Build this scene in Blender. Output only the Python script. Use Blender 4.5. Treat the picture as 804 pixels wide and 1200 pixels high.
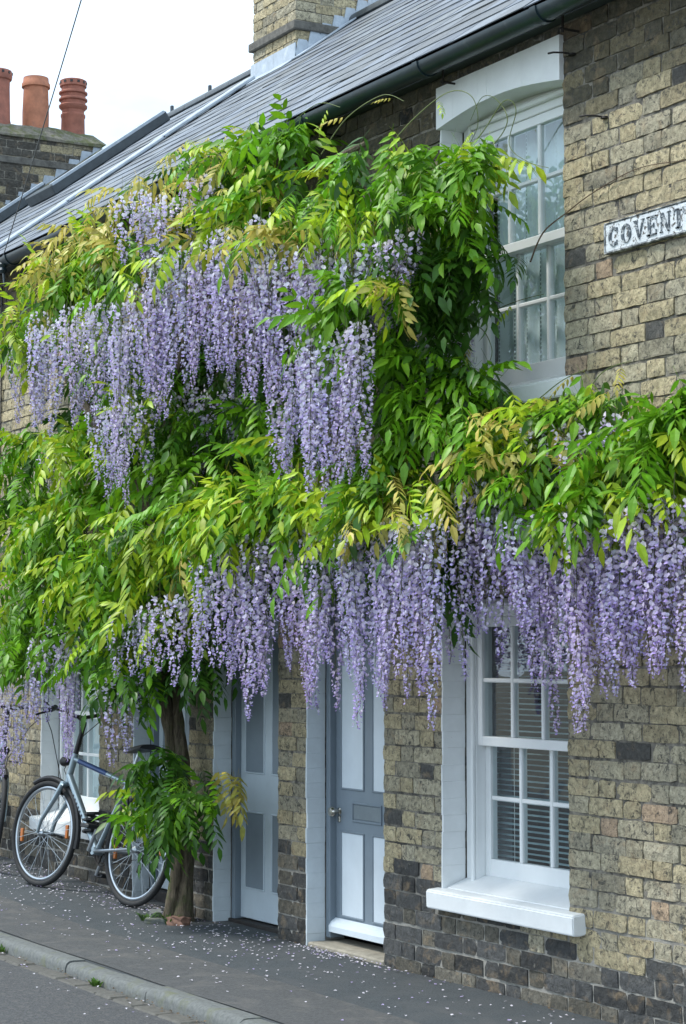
import bpy, bmesh, math, random
import numpy as np
from mathutils import Vector, Matrix, Euler
random.seed(7); rng = np.random.default_rng(11)
for o in list(bpy.data.objects): bpy.data.objects.remove(o)
S = bpy.context.scene; COL = S.collection; R = math.radians

# ---------------------------------------------------------------- camera
cd = bpy.data.cameras.new('camera'); cam = bpy.data.objects.new('camera', cd); COL.objects.link(cam)
cd.sensor_fit = 'VERTICAL'; cd.sensor_height = 36; cd.lens = 72; cd.clip_end = 2000; cd.clip_start = .05
cam.location = (0, -5.24, 1.53)
ALPHA, PITCH = R(30.054), R(3.98)
cam.rotation_euler = (R(90) + PITCH, 0, R(90) - ALPHA)
S.camera = cam

# ---------------------------------------------------------------- sky, sun, exposure
SUN_EL, SUN_AZ = R(58), R(212)      # azimuth measured from +y clockwise: from the street side, a little to the left
w = bpy.data.worlds.new('World'); S.world = w; w.use_nodes = True
nt = w.node_tree; nt.nodes.clear()
out = nt.nodes.new('ShaderNodeOutputWorld'); bg = nt.nodes.new('ShaderNodeBackground')
sky = nt.nodes.new('ShaderNodeTexSky'); sky.sky_type = 'NISHITA'; sky.sun_disc = False
sky.sun_elevation = SUN_EL; sky.sun_rotation = SUN_AZ
tc = nt.nodes.new('ShaderNodeTexCoord'); mp = nt.nodes.new('ShaderNodeMapping'); mp.inputs['Scale'].default_value = (1.3, 1.3, 4)
ns = nt.nodes.new('ShaderNodeTexNoise'); ns.inputs['Scale'].default_value = 2.2; ns.inputs['Detail'].default_value = 6; ns.inputs['Roughness'].default_value = .55
cr = nt.nodes.new('ShaderNodeValToRGB'); cr.color_ramp.elements[0].position = .30; cr.color_ramp.elements[1].position = .55
cr.color_ramp.elements[0].color = (.25, .25, .25, 1); cr.color_ramp.elements[1].color = (1, 1, 1, 1)
mx = nt.nodes.new('ShaderNodeMix'); mx.data_type = 'RGBA'
mx.inputs['B'].default_value = (6.5, 7.8, 9.1, 1)
L = nt.links
L.new(tc.outputs['Generated'], mp.inputs['Vector']); L.new(mp.outputs['Vector'], ns.inputs['Vector']); L.new(ns.outputs['Fac'], cr.inputs['Fac'])
L.new(cr.outputs['Color'], mx.inputs['Factor']); L.new(sky.outputs['Color'], mx.inputs['A']); L.new(mx.outputs['Result'], bg.inputs['Color'])
bg.inputs['Strength'].default_value = .088; L.new(bg.outputs['Background'], out.inputs['Surface'])
sd = bpy.data.lights.new('sun', 'SUN'); sd.energy = 1.5; sd.angle = R(12); sd.color = (1, .96, .9)
sun = bpy.data.objects.new('sun', sd); COL.objects.link(sun)
dv = Vector((math.sin(SUN_AZ) * math.cos(SUN_EL), math.cos(SUN_AZ) * math.cos(SUN_EL), math.sin(SUN_EL)))
sun.rotation_euler = (-dv).to_track_quat('-Z', 'Y').to_euler(); sun.location = (-9, -6, 12)
S.view_settings.view_transform = 'Standard'; S.view_settings.look = 'None'; S.view_settings.gamma = 1
S.view_settings.exposure = 1.34
S.view_settings.use_curve_mapping = False

# ---------------------------------------------------------------- materials
def newmat(name):
    m = bpy.data.materials.new(name); m.use_nodes = True; t = m.node_tree
    b = t.nodes['Principled BSDF']; return m, t, b
def noise(t, scale, detail=4, rough=.6, vec=None, dist=0):
    n = t.nodes.new('ShaderNodeTexNoise'); n.inputs['Scale'].default_value = scale; n.inputs['Detail'].default_value = detail
    n.inputs['Roughness'].default_value = rough; n.inputs['Distortion'].default_value = dist
    if vec is not None: t.links.new(vec, n.inputs['Vector'])
    return n.outputs['Fac']
def ramp(t, fac, a, b, ca=(0,0,0,1), cb=(1,1,1,1)):
    r = t.nodes.new('ShaderNodeValToRGB'); e = r.color_ramp.elements
    e[0].position = a; e[1].position = b; e[0].color = ca; e[1].color = cb
    t.links.new(fac, r.inputs['Fac']); return r.outputs['Color']
def mix(t, fac, a, b, mode='MIX'):
    n = t.nodes.new('ShaderNodeMix'); n.data_type = 'RGBA'; n.blend_type = mode
    for k, v in (('Factor', fac), ('A', a), ('B', b)):
        if hasattr(v, 'is_linked') or hasattr(v, 'links'): t.links.new(v, n.inputs[k])
        else: n.inputs[k].default_value = v if k == 'Factor' else (*v, 1) if len(v) == 3 else v
    return n.outputs['Result']
def bump(t, b, h, strength, dist=.01):
    n = t.nodes.new('ShaderNodeBump'); n.inputs['Strength'].default_value = strength; n.inputs['Distance'].default_value = dist
    t.links.new(h, n.inputs['Height']); t.links.new(n.outputs['Normal'], b.inputs['Normal'])
def pos(t): return t.nodes.new('ShaderNodeNewGeometry').outputs['Position']
def simple(name, col, rough=.5, metal=0, var=.25, scale=18, bmp=.1, bd=.004, dirt=None, dirtr=(.55, .75), dscale=7, spec=.5):
    m, t, b = newmat(name); p = pos(t)
    dk = tuple(c * (1 - var) for c in col); lt = tuple(min(1, c * (1 + var * .6)) for c in col)
    c = ramp(t, noise(t, scale, 5, .65, p), .3, .7, (*dk, 1), (*lt, 1))
    if dirt: c = mix(t, ramp(t, noise(t, dscale, 8, .7, p, .6), *dirtr), c, dirt)
    t.links.new(c, b.inputs['Base Color']); b.inputs['Roughness'].default_value = rough; b.inputs['Metallic'].default_value = metal
    b.inputs['Specular IOR Level'].default_value = spec
    if bmp: bump(t, b, noise(t, scale * 4, 5, .7, p), bmp, bd)
    return m
def brickmat(name, use_obj):
    m, t, b = newmat(name); p = pos(t)
    if use_obj: base = t.nodes.new('ShaderNodeObjectInfo').outputs['Color']
    else:
        a = t.nodes.new('ShaderNodeAttribute'); a.attribute_name = 'Col'; base = a.outputs['Color']
    v = ramp(t, noise(t, 34, 6, .75, p), .28, .72, (.46, .45, .43, 1), (1.42, 1.40, 1.34, 1))
    c = mix(t, 1.0, base, v, 'MULTIPLY')
    c = mix(t, ramp(t, noise(t, 11, 3, .6, p, .8), .55, .72), c, mix(t, .40, c, (.40, .29, .17)))                # ochre patches
    soot = ramp(t, noise(t, 24, 9, .80, p, 1.3), .525, .60, (0, 0, 0, 1), (.92, .92, .92, 1))
    mpn = t.nodes.new('ShaderNodeMapping'); mpn.inputs['Scale'].default_value = (9, 9, 26); t.links.new(p, mpn.inputs['Vector'])
    c = mix(t, ramp(t, noise(t, 1.0, 7, .75, mpn.outputs['Vector'], .8), .54, .66, (0, 0, 0, 1), (.45, .45, .45, 1)), c, (.15, .145, .125))
    c = mix(t, soot, c, (.060, .060, .056))
    pits = ramp(t, noise(t, 85, 6, .75, p), .575, .64, (0, 0, 0, 1), (.85, .85, .85, 1))
    c = mix(t, pits, c, (.05, .047, .04))
    pale = ramp(t, noise(t, 20, 7, .7, p, 1.5), .62, .72, (0, 0, 0, 1), (.5, .5, .5, 1))
    c = mix(t, pale, c, (.48, .44, .36))
    t.links.new(c, b.inputs['Base Color']); b.inputs['Roughness'].default_value = .92; b.inputs['Specular IOR Level'].default_value = .2
    bump(t, b, noise(t, 48, 9, .78, p, .7), 1.0, .011)
    return m
M_BRICK = brickmat('brick_single', True); M_BRICKJ = brickmat('brick_joined', False)
M_MORTAR = simple('mortar', (.25, .23, .19), .95, 0, .45, 40, .9, .008, (.06, .057, .05), (.46, .60), 11)
def lime_base(m):
    """the lowest courses were repointed with pale lime"""
    t = m.node_tree; b = t.nodes['Principled BSDF']; old = b.inputs['Base Color'].links[0].from_socket; p = pos(t)
    sx = t.nodes.new('ShaderNodeSeparateXYZ'); t.links.new(p, sx.inputs[0])
    ad = t.nodes.new('ShaderNodeMath'); ad.operation = 'MULTIPLY_ADD'; ad.inputs[1].default_value = .5; t.links.new(noise(t, 6, 5, .6, p), ad.inputs[0]); t.links.new(sx.outputs['Z'], ad.inputs[2])
    f = ramp(t, ad.outputs[0], .55, .85, (.85, .85, .85, 1), (0, 0, 0, 1))
    t.links.new(mix(t, f, old, mix(t, noise(t, 50, 4, .7, p), (.20, .19, .165), (.52, .50, .45))), b.inputs['Base Color'])
lime_base(M_MORTAR)
M_MORTAR_L = simple('chimney_mortar', (.34, .32, .27), .95, 0, .3, 25, .5, .004)
M_WHITE = simple('white_paint', (.74, .765, .765), .5, 0, .06, 9, .12, .003, (.42, .42, .38), (.66, .80), 14)
M_WHITEW = simple('white_joinery', (.75, .775, .775), .38, 0, .04, 6, .04, .001, (.55, .55, .5), (.70, .85), 20)
M_BLUEJ = simple('painted_reveal', (.60, .66, .69), .55, 0, .08, 12, .25, .004, (.30, .33, .34), (.66, .8), 16)
M_GREYBLUE = simple('grey_blue_paint', (.195, .240, .280), .35, 0, .08, 8, .06, .001, (.22, .26, .3), (.68, .85), 22)
M_PALEBLUE = simple('pale_blue_paint', (.50, .575, .63), .35, 0, .06, 8, .06, .001, (.3, .36, .4), (.7, .85), 22)
M_PALE2 = simple('pale_panel_paint', (.64, .71, .76), .35, 0, .05, 8, .05, .001, (.4, .46, .5), (.7, .85), 22)
M_GUTTER = simple('gutter_plastic', (.016, .032, .040), .32, 0, .35, 6, .05, .002, (.06, .075, .08), (.58, .8), 9)
M_IRON = simple('rusty_iron', (.03, .026, .024), .7, .3, .4, 40, .3, .002)
M_LEAD = simple('lead', (.40, .46, .52), .45, .0, .18, 14, .2, .003, (.62, .66, .70), (.55, .75), 10)
M_DARKTRIM = simple('dark_trim', (.060, .075, .085), .5, 0, .3, 10, .1, .002)
M_SLATEU = simple('slate_gap', (.012, .014, .016), .9, 0, .2)
M_TERRA = simple('terracotta', (.33, .125, .085), .8, 0, .28, 14, .3, .004, (.22, .09, .065), (.5, .7), 9)
M_TERRA2 = simple('terracotta_orange', (.42, .17, .095), .8, 0, .25, 14, .3, .004, (.25, .12, .09), (.55, .75), 7)
M_FLAUNCH = simple('mossy_mortar', (.20, .185, .15), .95, 0, .5, 18, .8, .014, (.10, .11, .045), (.42, .58), 10)
M_INSIDE = simple('dark_interior', (.035, .038, .04), .9, 0, .1)
M_CURTAIN = None
def slatemat(name, use_obj):
    m, t, b = newmat(name); p = pos(t)
    if use_obj: base = t.nodes.new('ShaderNodeObjectInfo').outputs['Color']
    else:
        a = t.nodes.new('ShaderNodeAttribute'); a.attribute_name = 'Col'; base = a.outputs['Color']
    c = mix(t, 1.0, base, ramp(t, noise(t, 20, 6, .7, p), .3, .7, (.75, .75, .75, 1), (1.2, 1.2, 1.2, 1)), 'MULTIPLY')
    c = mix(t, ramp(t, noise(t, 9, 8, .75, p, 1), .60, .74), c, (.30, .31, .27))
    t.links.new(c, b.inputs['Base Color']); b.inputs['Roughness'].default_value = .62; bump(t, b, noise(t, 40, 6, .7, p), .5, .004)
    return m
M_SLATE = slatemat('slate_single', True); M_SLATEJ = slatemat('slate_joined', False)
def glassmat():
    m, t, b = newmat('window_glass'); t.nodes.remove(b); o = t.nodes['Material Output']
    tr = t.nodes.new('ShaderNodeBsdfTransparent'); tr.inputs['Color'].default_value = (.90, .96, .96, 1)
    gl = t.nodes.new('ShaderNodeBsdfGlossy'); gl.inputs['Roughness'].default_value = .015; gl.inputs['Color'].default_value = (.92, .97, 1, 1)
    fr = t.nodes.new('ShaderNodeLayerWeight'); fr.inputs['Blend'].default_value = .5
    nb = t.nodes.new('ShaderNodeBump'); nb.inputs['Strength'].default_value = .08; nb.inputs['Distance'].default_value = .02
    t.links.new(noise(t, 5, 2, .5, pos(t)), nb.inputs['Height'])
    t.links.new(nb.outputs['Normal'], gl.inputs['Normal'])
    pw = t.nodes.new('ShaderNodeMath'); pw.operation = 'POWER'; pw.inputs[1].default_value = 3.0; t.links.new(fr.outputs['Facing'], pw.inputs[0])
    ad = t.nodes.new('ShaderNodeMath'); ad.operation = 'MULTIPLY_ADD'; ad.inputs[1].default_value = .9; ad.inputs[2].default_value = .08; ad.use_clamp = True; t.links.new(pw.outputs[0], ad.inputs[0])
    ms = t.nodes.new('ShaderNodeMixShader'); t.links.new(ad.outputs[0], ms.inputs['Fac'])
    t.links.new(tr.outputs['BSDF'], ms.inputs[1]); t.links.new(gl.outputs['BSDF'], ms.inputs[2]); t.links.new(ms.outputs['Shader'], o.inputs['Surface'])
    return m
M_GLASS = glassmat()
def plantmat(name, rough, trans, veinscale=0, spec=.35):
    m, t, b = newmat(name); o = t.nodes['Material Output']; p = pos(t)
    a = t.nodes.new('ShaderNodeAttribute'); a.attribute_name = 'Col'
    oi = t.nodes.new('ShaderNodeObjectInfo')
    c = mix(t, 1.0, a.outputs['Color'], ramp(t, noise(t, 30, 3, .6, p), .25, .75, (.78, .78, .78, 1), (1.2, 1.2, 1.2, 1)), 'MULTIPLY')
    c = mix(t, 1.0, c, oi.outputs['Color'], 'MULTIPLY')
    t.links.new(c, b.inputs['Base Color']); b.inputs['Roughness'].default_value = rough; b.inputs['Specular IOR Level'].default_value = spec
    tl = t.nodes.new('ShaderNodeBsdfTranslucent'); t.links.new(c, tl.inputs['Color'])
    ms = t.nodes.new('ShaderNodeMixShader'); ms.inputs['Fac'].default_value = trans
    t.links.new(b.outputs['BSDF'], ms.inputs[1]); t.links.new(tl.outputs['BSDF'], ms.inputs[2]); t.links.new(ms.outputs['Shader'], o.inputs['Surface'])
    return m
M_LEAF = plantmat('leaf', .42, .38, 0, .4); M_PETAL = plantmat('petal', .6, .35, 0, .2)
def barkmat():
    m, t, b = newmat('bark'); p = pos(t); mp_ = t.nodes.new('ShaderNodeMapping'); mp_.inputs['Scale'].default_value = (46, 46, 7); t.links.new(p, mp_.inputs['Vector'])
    n1 = noise(t, 1, 7, .7, mp_.outputs['Vector'], 1.2)
    c = ramp(t, n1, .32, .68, (.040, .030, .020, 1), (.21, .17, .115, 1))
    c = mix(t, ramp(t, noise(t, 6, 6, .7, p), .5, .66), c, (.085, .10, .035))
    t.links.new(c, b.inputs['Base Color']); b.inputs['Roughness'].default_value = .95; bump(t, b, n1, 1.0, .02); return m
M_BARK = barkmat()
M_STEM = simple('green_stem', (.13, .17, .05), .7, 0, .3, 30, .1)
M_TWIG = simple('brown_twig', (.10, .065, .04), .85, 0, .3, 30, .3)
M_TYRE = simple('tyre', (.014, .015, .016), .75, 0, .3, 60, .3, .002)
M_CHROME = simple('alloy', (.46, .50, .53), .30, .9, .12, 20, 0)
M_FRAME = simple('silver_paint', (.30, .37, .41), .28, .6, .1, 20, 0)
M_BLUEF = simple('blue_paint', (.015, .05, .16), .3, .2, .1, 20, 0)
M_BLACK = simple('black_plastic', (.012, .012, .013), .45, 0, .2, 30, .1)
M_ORANGE = simple('orange_reflector', (.42, .12, .012), .35, 0, .1, 30, 0)
M_DECAL = simple('dark_lettering', (.015, .02, .03), .5, 0, .1, 30, 0)
M_BRASS = simple('steel_knob', (.55, .53, .47), .22, 1, .08, 20, 0)
M_SIGN = simple('sign_enamel', (.62, .66, .68), .6, 0, .16, 20, .35, .006, (.07, .06, .05), (.545, .59), 46)
M_SIGNL = simple('sign_letters', (.075, .095, .115), .7, 0, .5, 30, .35, .004, (.50, .53, .54), (.50, .57), 46)

# ---------------------------------------------------------------- mesh helpers
def link(o): COL.objects.link(o); return o
def tag(o, label=None, cat=None, group=None, kind=None):
    for k, v in (('label', label), ('category', cat), ('group', group), ('kind', kind)):
        if v: o[k] = v
    return o
def empty(name, loc, label=None, cat=None, group=None):
    o = bpy.data.objects.new(name, None); o.location = loc; o.empty_display_size = .1; link(o); return tag(o, label, cat, group)
def parent(o, p):
    if p is not None: o.parent = p; o.matrix_parent_inverse = world(p).inverted()
    return o
def world(o):
    m = Matrix.LocRotScale(o.location, o.rotation_euler, o.scale)
    return (world(o.parent) @ o.matrix_parent_inverse @ m) if o.parent else m
def mkmesh(name, v, f, mat, cols=None, smooth=False):
    me = bpy.data.meshes.new(name); me.from_pydata([tuple(x) for x in v], [], f); me.materials.append(mat)
    if cols is not None:
        at = me.color_attributes.new('Col', 'FLOAT_COLOR', 'POINT')
        a = np.ones((len(v), 4), np.float32); a[:, :3] = np.asarray(cols, np.float32)[:, :3]; at.data.foreach_set('color', a.ravel())
    if smooth: me.polygons.foreach_set('use_smooth', [True] * len(me.polygons))
    me.update(); return me
class MB:
    def __init__(s): s.v = []; s.f = []
    def add(s, v, f):
        n = len(s.v); s.v += [tuple(p) for p in v]; s.f += [tuple(i + n for i in q) for q in f]; return s
    def box(s, x0, x1, y0, y1, z0, z1, c=0, M=None):
        """box with chamfer c"""
        if c <= 0:
            v = [(x, y, z) for x in (x0, x1) for y in (y0, y1) for z in (z0, z1)]
            f = [(0,1,3,2),(4,6,7,5),(0,4,5,1),(2,3,7,6),(0,2,6,4),(1,5,7,3)]
        else:
            bm = bmesh.new(); r = bmesh.ops.create_cube(bm, size=1)
            for p in bm.verts: p.co = Vector(((x0+x1)/2 + p.co.x*(x1-x0), (y0+y1)/2 + p.co.y*(y1-y0), (z0+z1)/2 + p.co.z*(z1-z0)))
            bmesh.ops.bevel(bm, geom=bm.edges[:], offset=c, segments=1, affect='EDGES')
            bm.verts.index_update(); v = [p.co[:] for p in bm.verts]; f = [[q.index for q in g.verts] for g in bm.faces]; bm.free()
        if M is not None: v = [M @ Vector(p) for p in v]
        return s.add(v, f)
    def tube(s, pts, rad, n=8, cap=True):
        pts = [Vector(p) for p in pts]; rad = rad if hasattr(rad, '__len__') else [rad] * len(pts)
        v = []; f = []; up = None
        for i, p in enumerate(pts):
            d = (pts[min(i+1, len(pts)-1)] - pts[max(i-1, 0)]).normalized()
            if up is None: up = d.orthogonal().normalized()
            up = (up - d * up.dot(d)); up = up.normalized() if up.length > 1e-6 else d.orthogonal().normalized()
            sd_ = d.cross(up)
            for k in range(n):
                a = 2 * math.pi * k / n; v.append(p + (up * math.cos(a) + sd_ * math.sin(a)) * rad[i])
        for i in range(len(pts) - 1):
            for k in range(n): f.append((i*n+k, i*n+(k+1) % n, (i+1)*n+(k+1) % n, (i+1)*n+k))
        if cap: f.append(tuple(range(n-1, -1, -1))); f.append(tuple((len(pts)-1)*n + k for k in range(n)))
        return s.add(v, f)
    def lathe(s, prof, n=20, c=(0,0,0)):
        v = []; f = []
        for r, z in prof:
            for k in range(n):
                a = 2*math.pi*k/n; v.append((c[0]+r*math.cos(a), c[1]+r*math.sin(a), c[2]+z))
        for i in range(len(prof)-1):
            for k in range(n): f.append((i*n+k, i*n+(k+1)%n, (i+1)*n+(k+1)%n, (i+1)*n+k))
        f.append(tuple(range(n-1,-1,-1))); f.append(tuple((len(prof)-1)*n+k for k in range(n)))
        return s.add(v, f)
    def prism(s, poly, axis, a0, a1):
        """poly of 2D points extruded along axis 'x' (y,z), 'y' (x,z) or 'z' (x,y)"""
        def P(p, a): return (a, p[0], p[1]) if axis == 'x' else (p[0], a, p[1]) if axis == 'y' else (p[0], p[1], a)
        n = len(poly); v = [P(p, a0) for p in poly] + [P(p, a1) for p in poly]
        f = [tuple(range(n-1, -1, -1)), tuple(range(n, 2*n))] + [(i, (i+1)%n, n+(i+1)%n, n+i) for i in range(n)]
        return s.add(v, f)
    def torus(s, c, R0, r, axis='y', n=40, m=8, sx=1):
        v = []; f = []
        for i in range(n):
            a = 2*math.pi*i/n
            for k in range(m):
                b = 2*math.pi*k/m; q = R0 + r*math.cos(b); h = r*math.sin(b)*sx
                v.append((c[0]+q*math.cos(a), c[1]+h, c[2]+q*math.sin(a)))
        for i in range(n):
            for k in range(m): f.append((i*m+k, i*m+(k+1)%m, ((i+1)%n)*m+(k+1)%m, ((i+1)%n)*m+k))
        return s.add(v, f)
    def build(s, name, mat, par=None, smooth=False, kind=None, fix=True):
        me = mkmesh(name, s.v, s.f, mat)
        if fix:
            bm = bmesh.new(); bm.from_mesh(me); bmesh.ops.recalc_face_normals(bm, faces=bm.faces[:]); bm.to_mesh(me); bm.free()
        if smooth: shade_auto(me)
        o = link(bpy.data.objects.new(name, me)); parent(o, par)
        if kind: o['kind'] = kind
        return o
def shade_auto(me, ang=40):
    me.polygons.foreach_set('use_smooth', [True] * len(me.polygons))
    bm = bmesh.new(); bm.from_mesh(me)
    for e in bm.edges: e.smooth = not (len(e.link_faces) == 2 and e.calc_face_angle(0) > R(ang))
    bm.to_mesh(me); bm.free()
def smoothstep(a, b, x): t = min(1, max(0, (x - a) / (b - a))); return t * t * (3 - 2 * t)

# ---------------------------------------------------------------- ground, pavement, kerb, road
def gz(X, y=0): return .018 + .085 * smoothstep(-10.5, -13.8, X) * (1 + .3 * y)
M_ASPH = simple('pavement_asphalt', (.064, .076, .083), .85, 0, .5, 110, .9, .006, (.085, .090, .092), (.45, .72), 3.2)
M_ASPH2 = simple('patched_asphalt', (.076, .079, .080), .88, 0, .4, 70, .7, .006, (.13, .125, .115), (.5, .75), 6)
M_ROAD = simple('road_asphalt', (.125, .130, .133), .9, 0, .7, 110, 1.0, .012, (.20, .19, .18), (.5, .7), 35)
M_KERB = simple('granite_kerb', (.135, .145, .14), .85, 0, .35, 45, .5, .006, (.12, .13, .08), (.52, .7), 7)
M_SETT = simple('gutter_sett', (.105, .102, .09), .9, 0, .35, 30, .6, .006, (.10, .095, .08), (.5, .7), 8)
g = MB().add([(-900,-900,-.14),(900,-900,-.14),(900,900,-.14),(-900,900,-.14)], [(0,1,2,3)]).build('ground', simple('ground_dirt', (.16,.15,.12), .95)); g['kind'] = 'structure'
def sheet(name, y0, y1, ny, mat, dz, zf=gz):
    xs = np.linspace(-40, 6, 185); ys = np.linspace(y0, y1, ny)
    v = [(x, y, zf(x, y) + dz + .004 * math.sin(x * 3.1 + y * 5) * math.sin(x * 1.3)) for x in xs for y in ys]
    f = [(i*ny+j, (i+1)*ny+j, (i+1)*ny+j+1, i*ny+j+1) for i in range(len(xs)-1) for j in range(ny-1)]
    o = link(bpy.data.objects.new(name, mkmesh(name, v, f, mat, smooth=True))); o['kind'] = 'structure'; return o
sheet('pavement', -1.21, .35, 12, M_ASPH, 0)
sheet('pavement_strip', -1.19, -.70, 6, M_ASPH2, .0045)['kind'] = 'structure'
rd = sheet('road', -8.5, -1.28, 12, M_ROAD, -.056, lambda X, y: gz(X, -1.2) + .012 * smoothstep(-1.3, -4, y))
kerb = empty('kerb', (-9, -1.16, 0)); kerb['kind'] = 'structure'
x = -30.0
while x < 2:
    ln = random.uniform(.8, 1.0)
    if abs(x + 8.08) < .45: x = -8.08
    zt = gz(x + ln / 2, -1.1) + .004 + random.uniform(-.004, .004); dy = random.uniform(-.006, .006)
    poly = [(-1.315+dy, zt-.16), (-1.313+dy, zt-.035), (-1.306+dy, zt-.014), (-1.292+dy, zt-.003), (-1.27+dy, zt), (-1.205+dy, zt-.002), (-1.205+dy, zt-.16)]
    MB().prism(poly, 'x', x + .004, x + ln - .004).build('kerb_stone', M_KERB, kerb, smooth=True); x += ln
x = -22.0
setts = empty('gutter_course', (-9, -1.3, -.1)); setts['kind'] = 'structure'; cnt = 0
while x < -5:
    ln = random.uniform(.19, .26); zt = gz(x, -1.2) - .049 + random.uniform(-.004, .003)
    MB().box(x + .006, x + ln - .006, -1.425, -1.322, zt - .08, zt, .010).build('sett', M_SETT, setts); x += ln

# ---------------------------------------------------------------- bricks
GA, JT, SL, HL = .078, .008, .224, .109
def brick_geo(ln, r):
    """one worn brick, face towards -y at y=0, local x along the course"""
    nx = 7 if ln > .15 else 5; h = GA - JT; nz = 3; v = []; f = []
    for j in range(nz):
        for i in range(nx):
            ex = i in (0, nx-1); ez = j in (0, nz-1)
            x = i/(nx-1)*ln; z = j/(nz-1)*h
            y = r.uniform(-.003, .003)
            if ex: x += r.uniform(-.0015, .0015); y += .0015
            if ez: z += r.uniform(-.0026, .0022)*(1 if r.random() < .6 else .3); y += .0015
            if ex and ez: y += .002; q_ = r.random()**3*.005; x += (q_ if i == 0 else -q_); z += (q_ if j == 0 else -q_)
            v.append((x, y, z))
    for j in range(nz-1):
        for i in range(nx-1): a = j*nx+i; f.append((a, a+1, a+nx+1, a+nx))
    ring = list(range(nx)) + [j*nx+nx-1 for j in range(1, nz)] + [(nz-1)*nx+i for i in range(nx-2, -1, -1)] + [j*nx for j in range(nz-2, 0, -1)]
    n0 = len(v)
    for k in ring: v.append((min(ln-.001, max(.001, v[k][0])), .07, v[k][2]))
    m = len(ring)
    for k in range(m): f.append((ring[k], n0+k, n0+(k+1) % m, ring[(k+1) % m]))
    return v, f
_r = random.Random(3)
BV = {}; BM_ = {}
for key, ln in (('s', SL), ('h', HL)):
    BV[key] = [brick_geo(ln, _r) for _ in range(10)]
    BM_[key] = [mkmesh('brick', v, f, M_BRICK) for v, f in BV[key]]
def brick_tint(X, z, r, mode='wall'):
    q = r.random()
    if q < .42: c = (.39, .34, .225)
    elif q < .68: c = (.35, .32, .235)
    elif q < .86: c = (.335, .31, .235)
    elif q < .89: c = (.37, .28, .20)
    elif q < .975: c = (.275, .255, .195)
    else: c = (.085, .085, .082)
    k = r.uniform(.86, 1.14) * 1.26
    if mode == 'wall':
        low = (.46 if X < -7.5 else .26) + r.uniform(-.08, .06)
        if z < low and r.random() < .60: c = (.066, .068, .070); k = r.uniform(.7, 1.9)
        elif z < low: c = (.17, .16, .135); k = r.uniform(.65, 1.25)
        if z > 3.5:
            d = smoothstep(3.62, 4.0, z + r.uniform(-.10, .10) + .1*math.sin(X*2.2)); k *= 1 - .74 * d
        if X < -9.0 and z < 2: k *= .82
    elif mode == 'dark':
        if r.random() < .5: c = (.10, .095, .085)
        k *= .75
    return tuple(min(.62, max(.02, v * k)) for v in c)
def brick_face(par, org, rotz, x0, x1, z0, z1, holes, vis, limit, mode='wall', seed=1, stuffname='bricks', mat_single=M_BRICK):
    """lay a Flemish-bond face; bricks inside vis() become objects (the largest first), the rest one joined mesh"""
    r = random.Random(seed); laid = []
    for k in range(int(round(z0/GA)), int(round(z1/GA))):
        zc = (k + .5) * GA; segs = [(x0, x1)]
        for hx0, hx1, hz0, hz1 in holes:
            if hz0 < zc < hz1:
                ns_ = []
                for a, b in segs:
                    if hx1 <= a or hx0 >= b: ns_.append((a, b)); continue
                    if hx0 > a: ns_.append((a, hx0))
                    if hx1 < b: ns_.append((hx1, b))
                segs = ns_
        per = SL + HL + 2*JT; off = (0 if k % 2 else per/2 + .0) + r.uniform(-.012, .012)
        cuts = []; x = math.floor((x0 - 1) / per) * per + off
        while x < x1 + 1:
            cuts.append((x, x + SL, 's')); cuts.append((x + SL + JT, x + SL + JT + HL, 'h')); x += per
        for a, b in segs:
            if b - a < .03: continue
            row = [[max(a, p), min(b, q), t] for p, q, t in cuts if min(b, q) - max(a, p) > .004]
            if len(row) > 1 and row[0][1] - row[0][0] < .05: row[1][0] = row[0][0]; row.pop(0)
            if len(row) > 1 and row[-1][1] - row[-1][0] < .05: row[-2][1] = row[-1][1]; row.pop()
            if row: row[0][0] = a; row[-1][1] = b
            for p, q, t in row: laid.append((p, q, k * GA + JT/2 + (.0035*math.sin(1.7*p + k*.9) + .0025*math.sin(4.3*p + k*2.3) if mode == 'wall' else 0), 's' if q - p > .15 else 'h'))
    Mr = Matrix.Translation(Vector(org)) @ Matrix.Rotation(rotz, 4, 'Z')
    single = []; joined = []
    for bq in laid: (single if vis((bq[0]+bq[1])/2, bq[2]+.03) else joined).append(bq)
    single.sort(key=lambda q: -q[0]); joined += single[limit:]; single = single[:limit]
    pm = world(par).inverted()
    for p, q, z, t in single:
        me = r.choice(BM_[t]); o = bpy.data.objects.new('brick', me); link(o); o.parent = par; o.matrix_parent_inverse = pm
        wl = Mr @ Vector((p, r.uniform(-.0045, .002), z + r.uniform(-.0015, .0015)))
        o.location = wl; o.rotation_euler = (r.uniform(-.012, .012), r.uniform(-.008, .008), rotz + r.uniform(-.008, .008))
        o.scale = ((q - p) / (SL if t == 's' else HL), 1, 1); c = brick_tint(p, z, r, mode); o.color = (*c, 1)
    V = []; F = []; Cc = []
    for p, q, z, t in joined:
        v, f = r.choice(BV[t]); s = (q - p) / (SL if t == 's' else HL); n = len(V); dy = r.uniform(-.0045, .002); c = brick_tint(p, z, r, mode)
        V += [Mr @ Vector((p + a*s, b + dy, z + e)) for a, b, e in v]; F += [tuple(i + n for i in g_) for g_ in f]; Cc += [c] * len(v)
    if V:
        o = link(bpy.data.objects.new(stuffname, mkmesh(stuffname, V, F, M_BRICKJ, Cc))); parent(o, par); o['kind'] = 'stuff'
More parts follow.
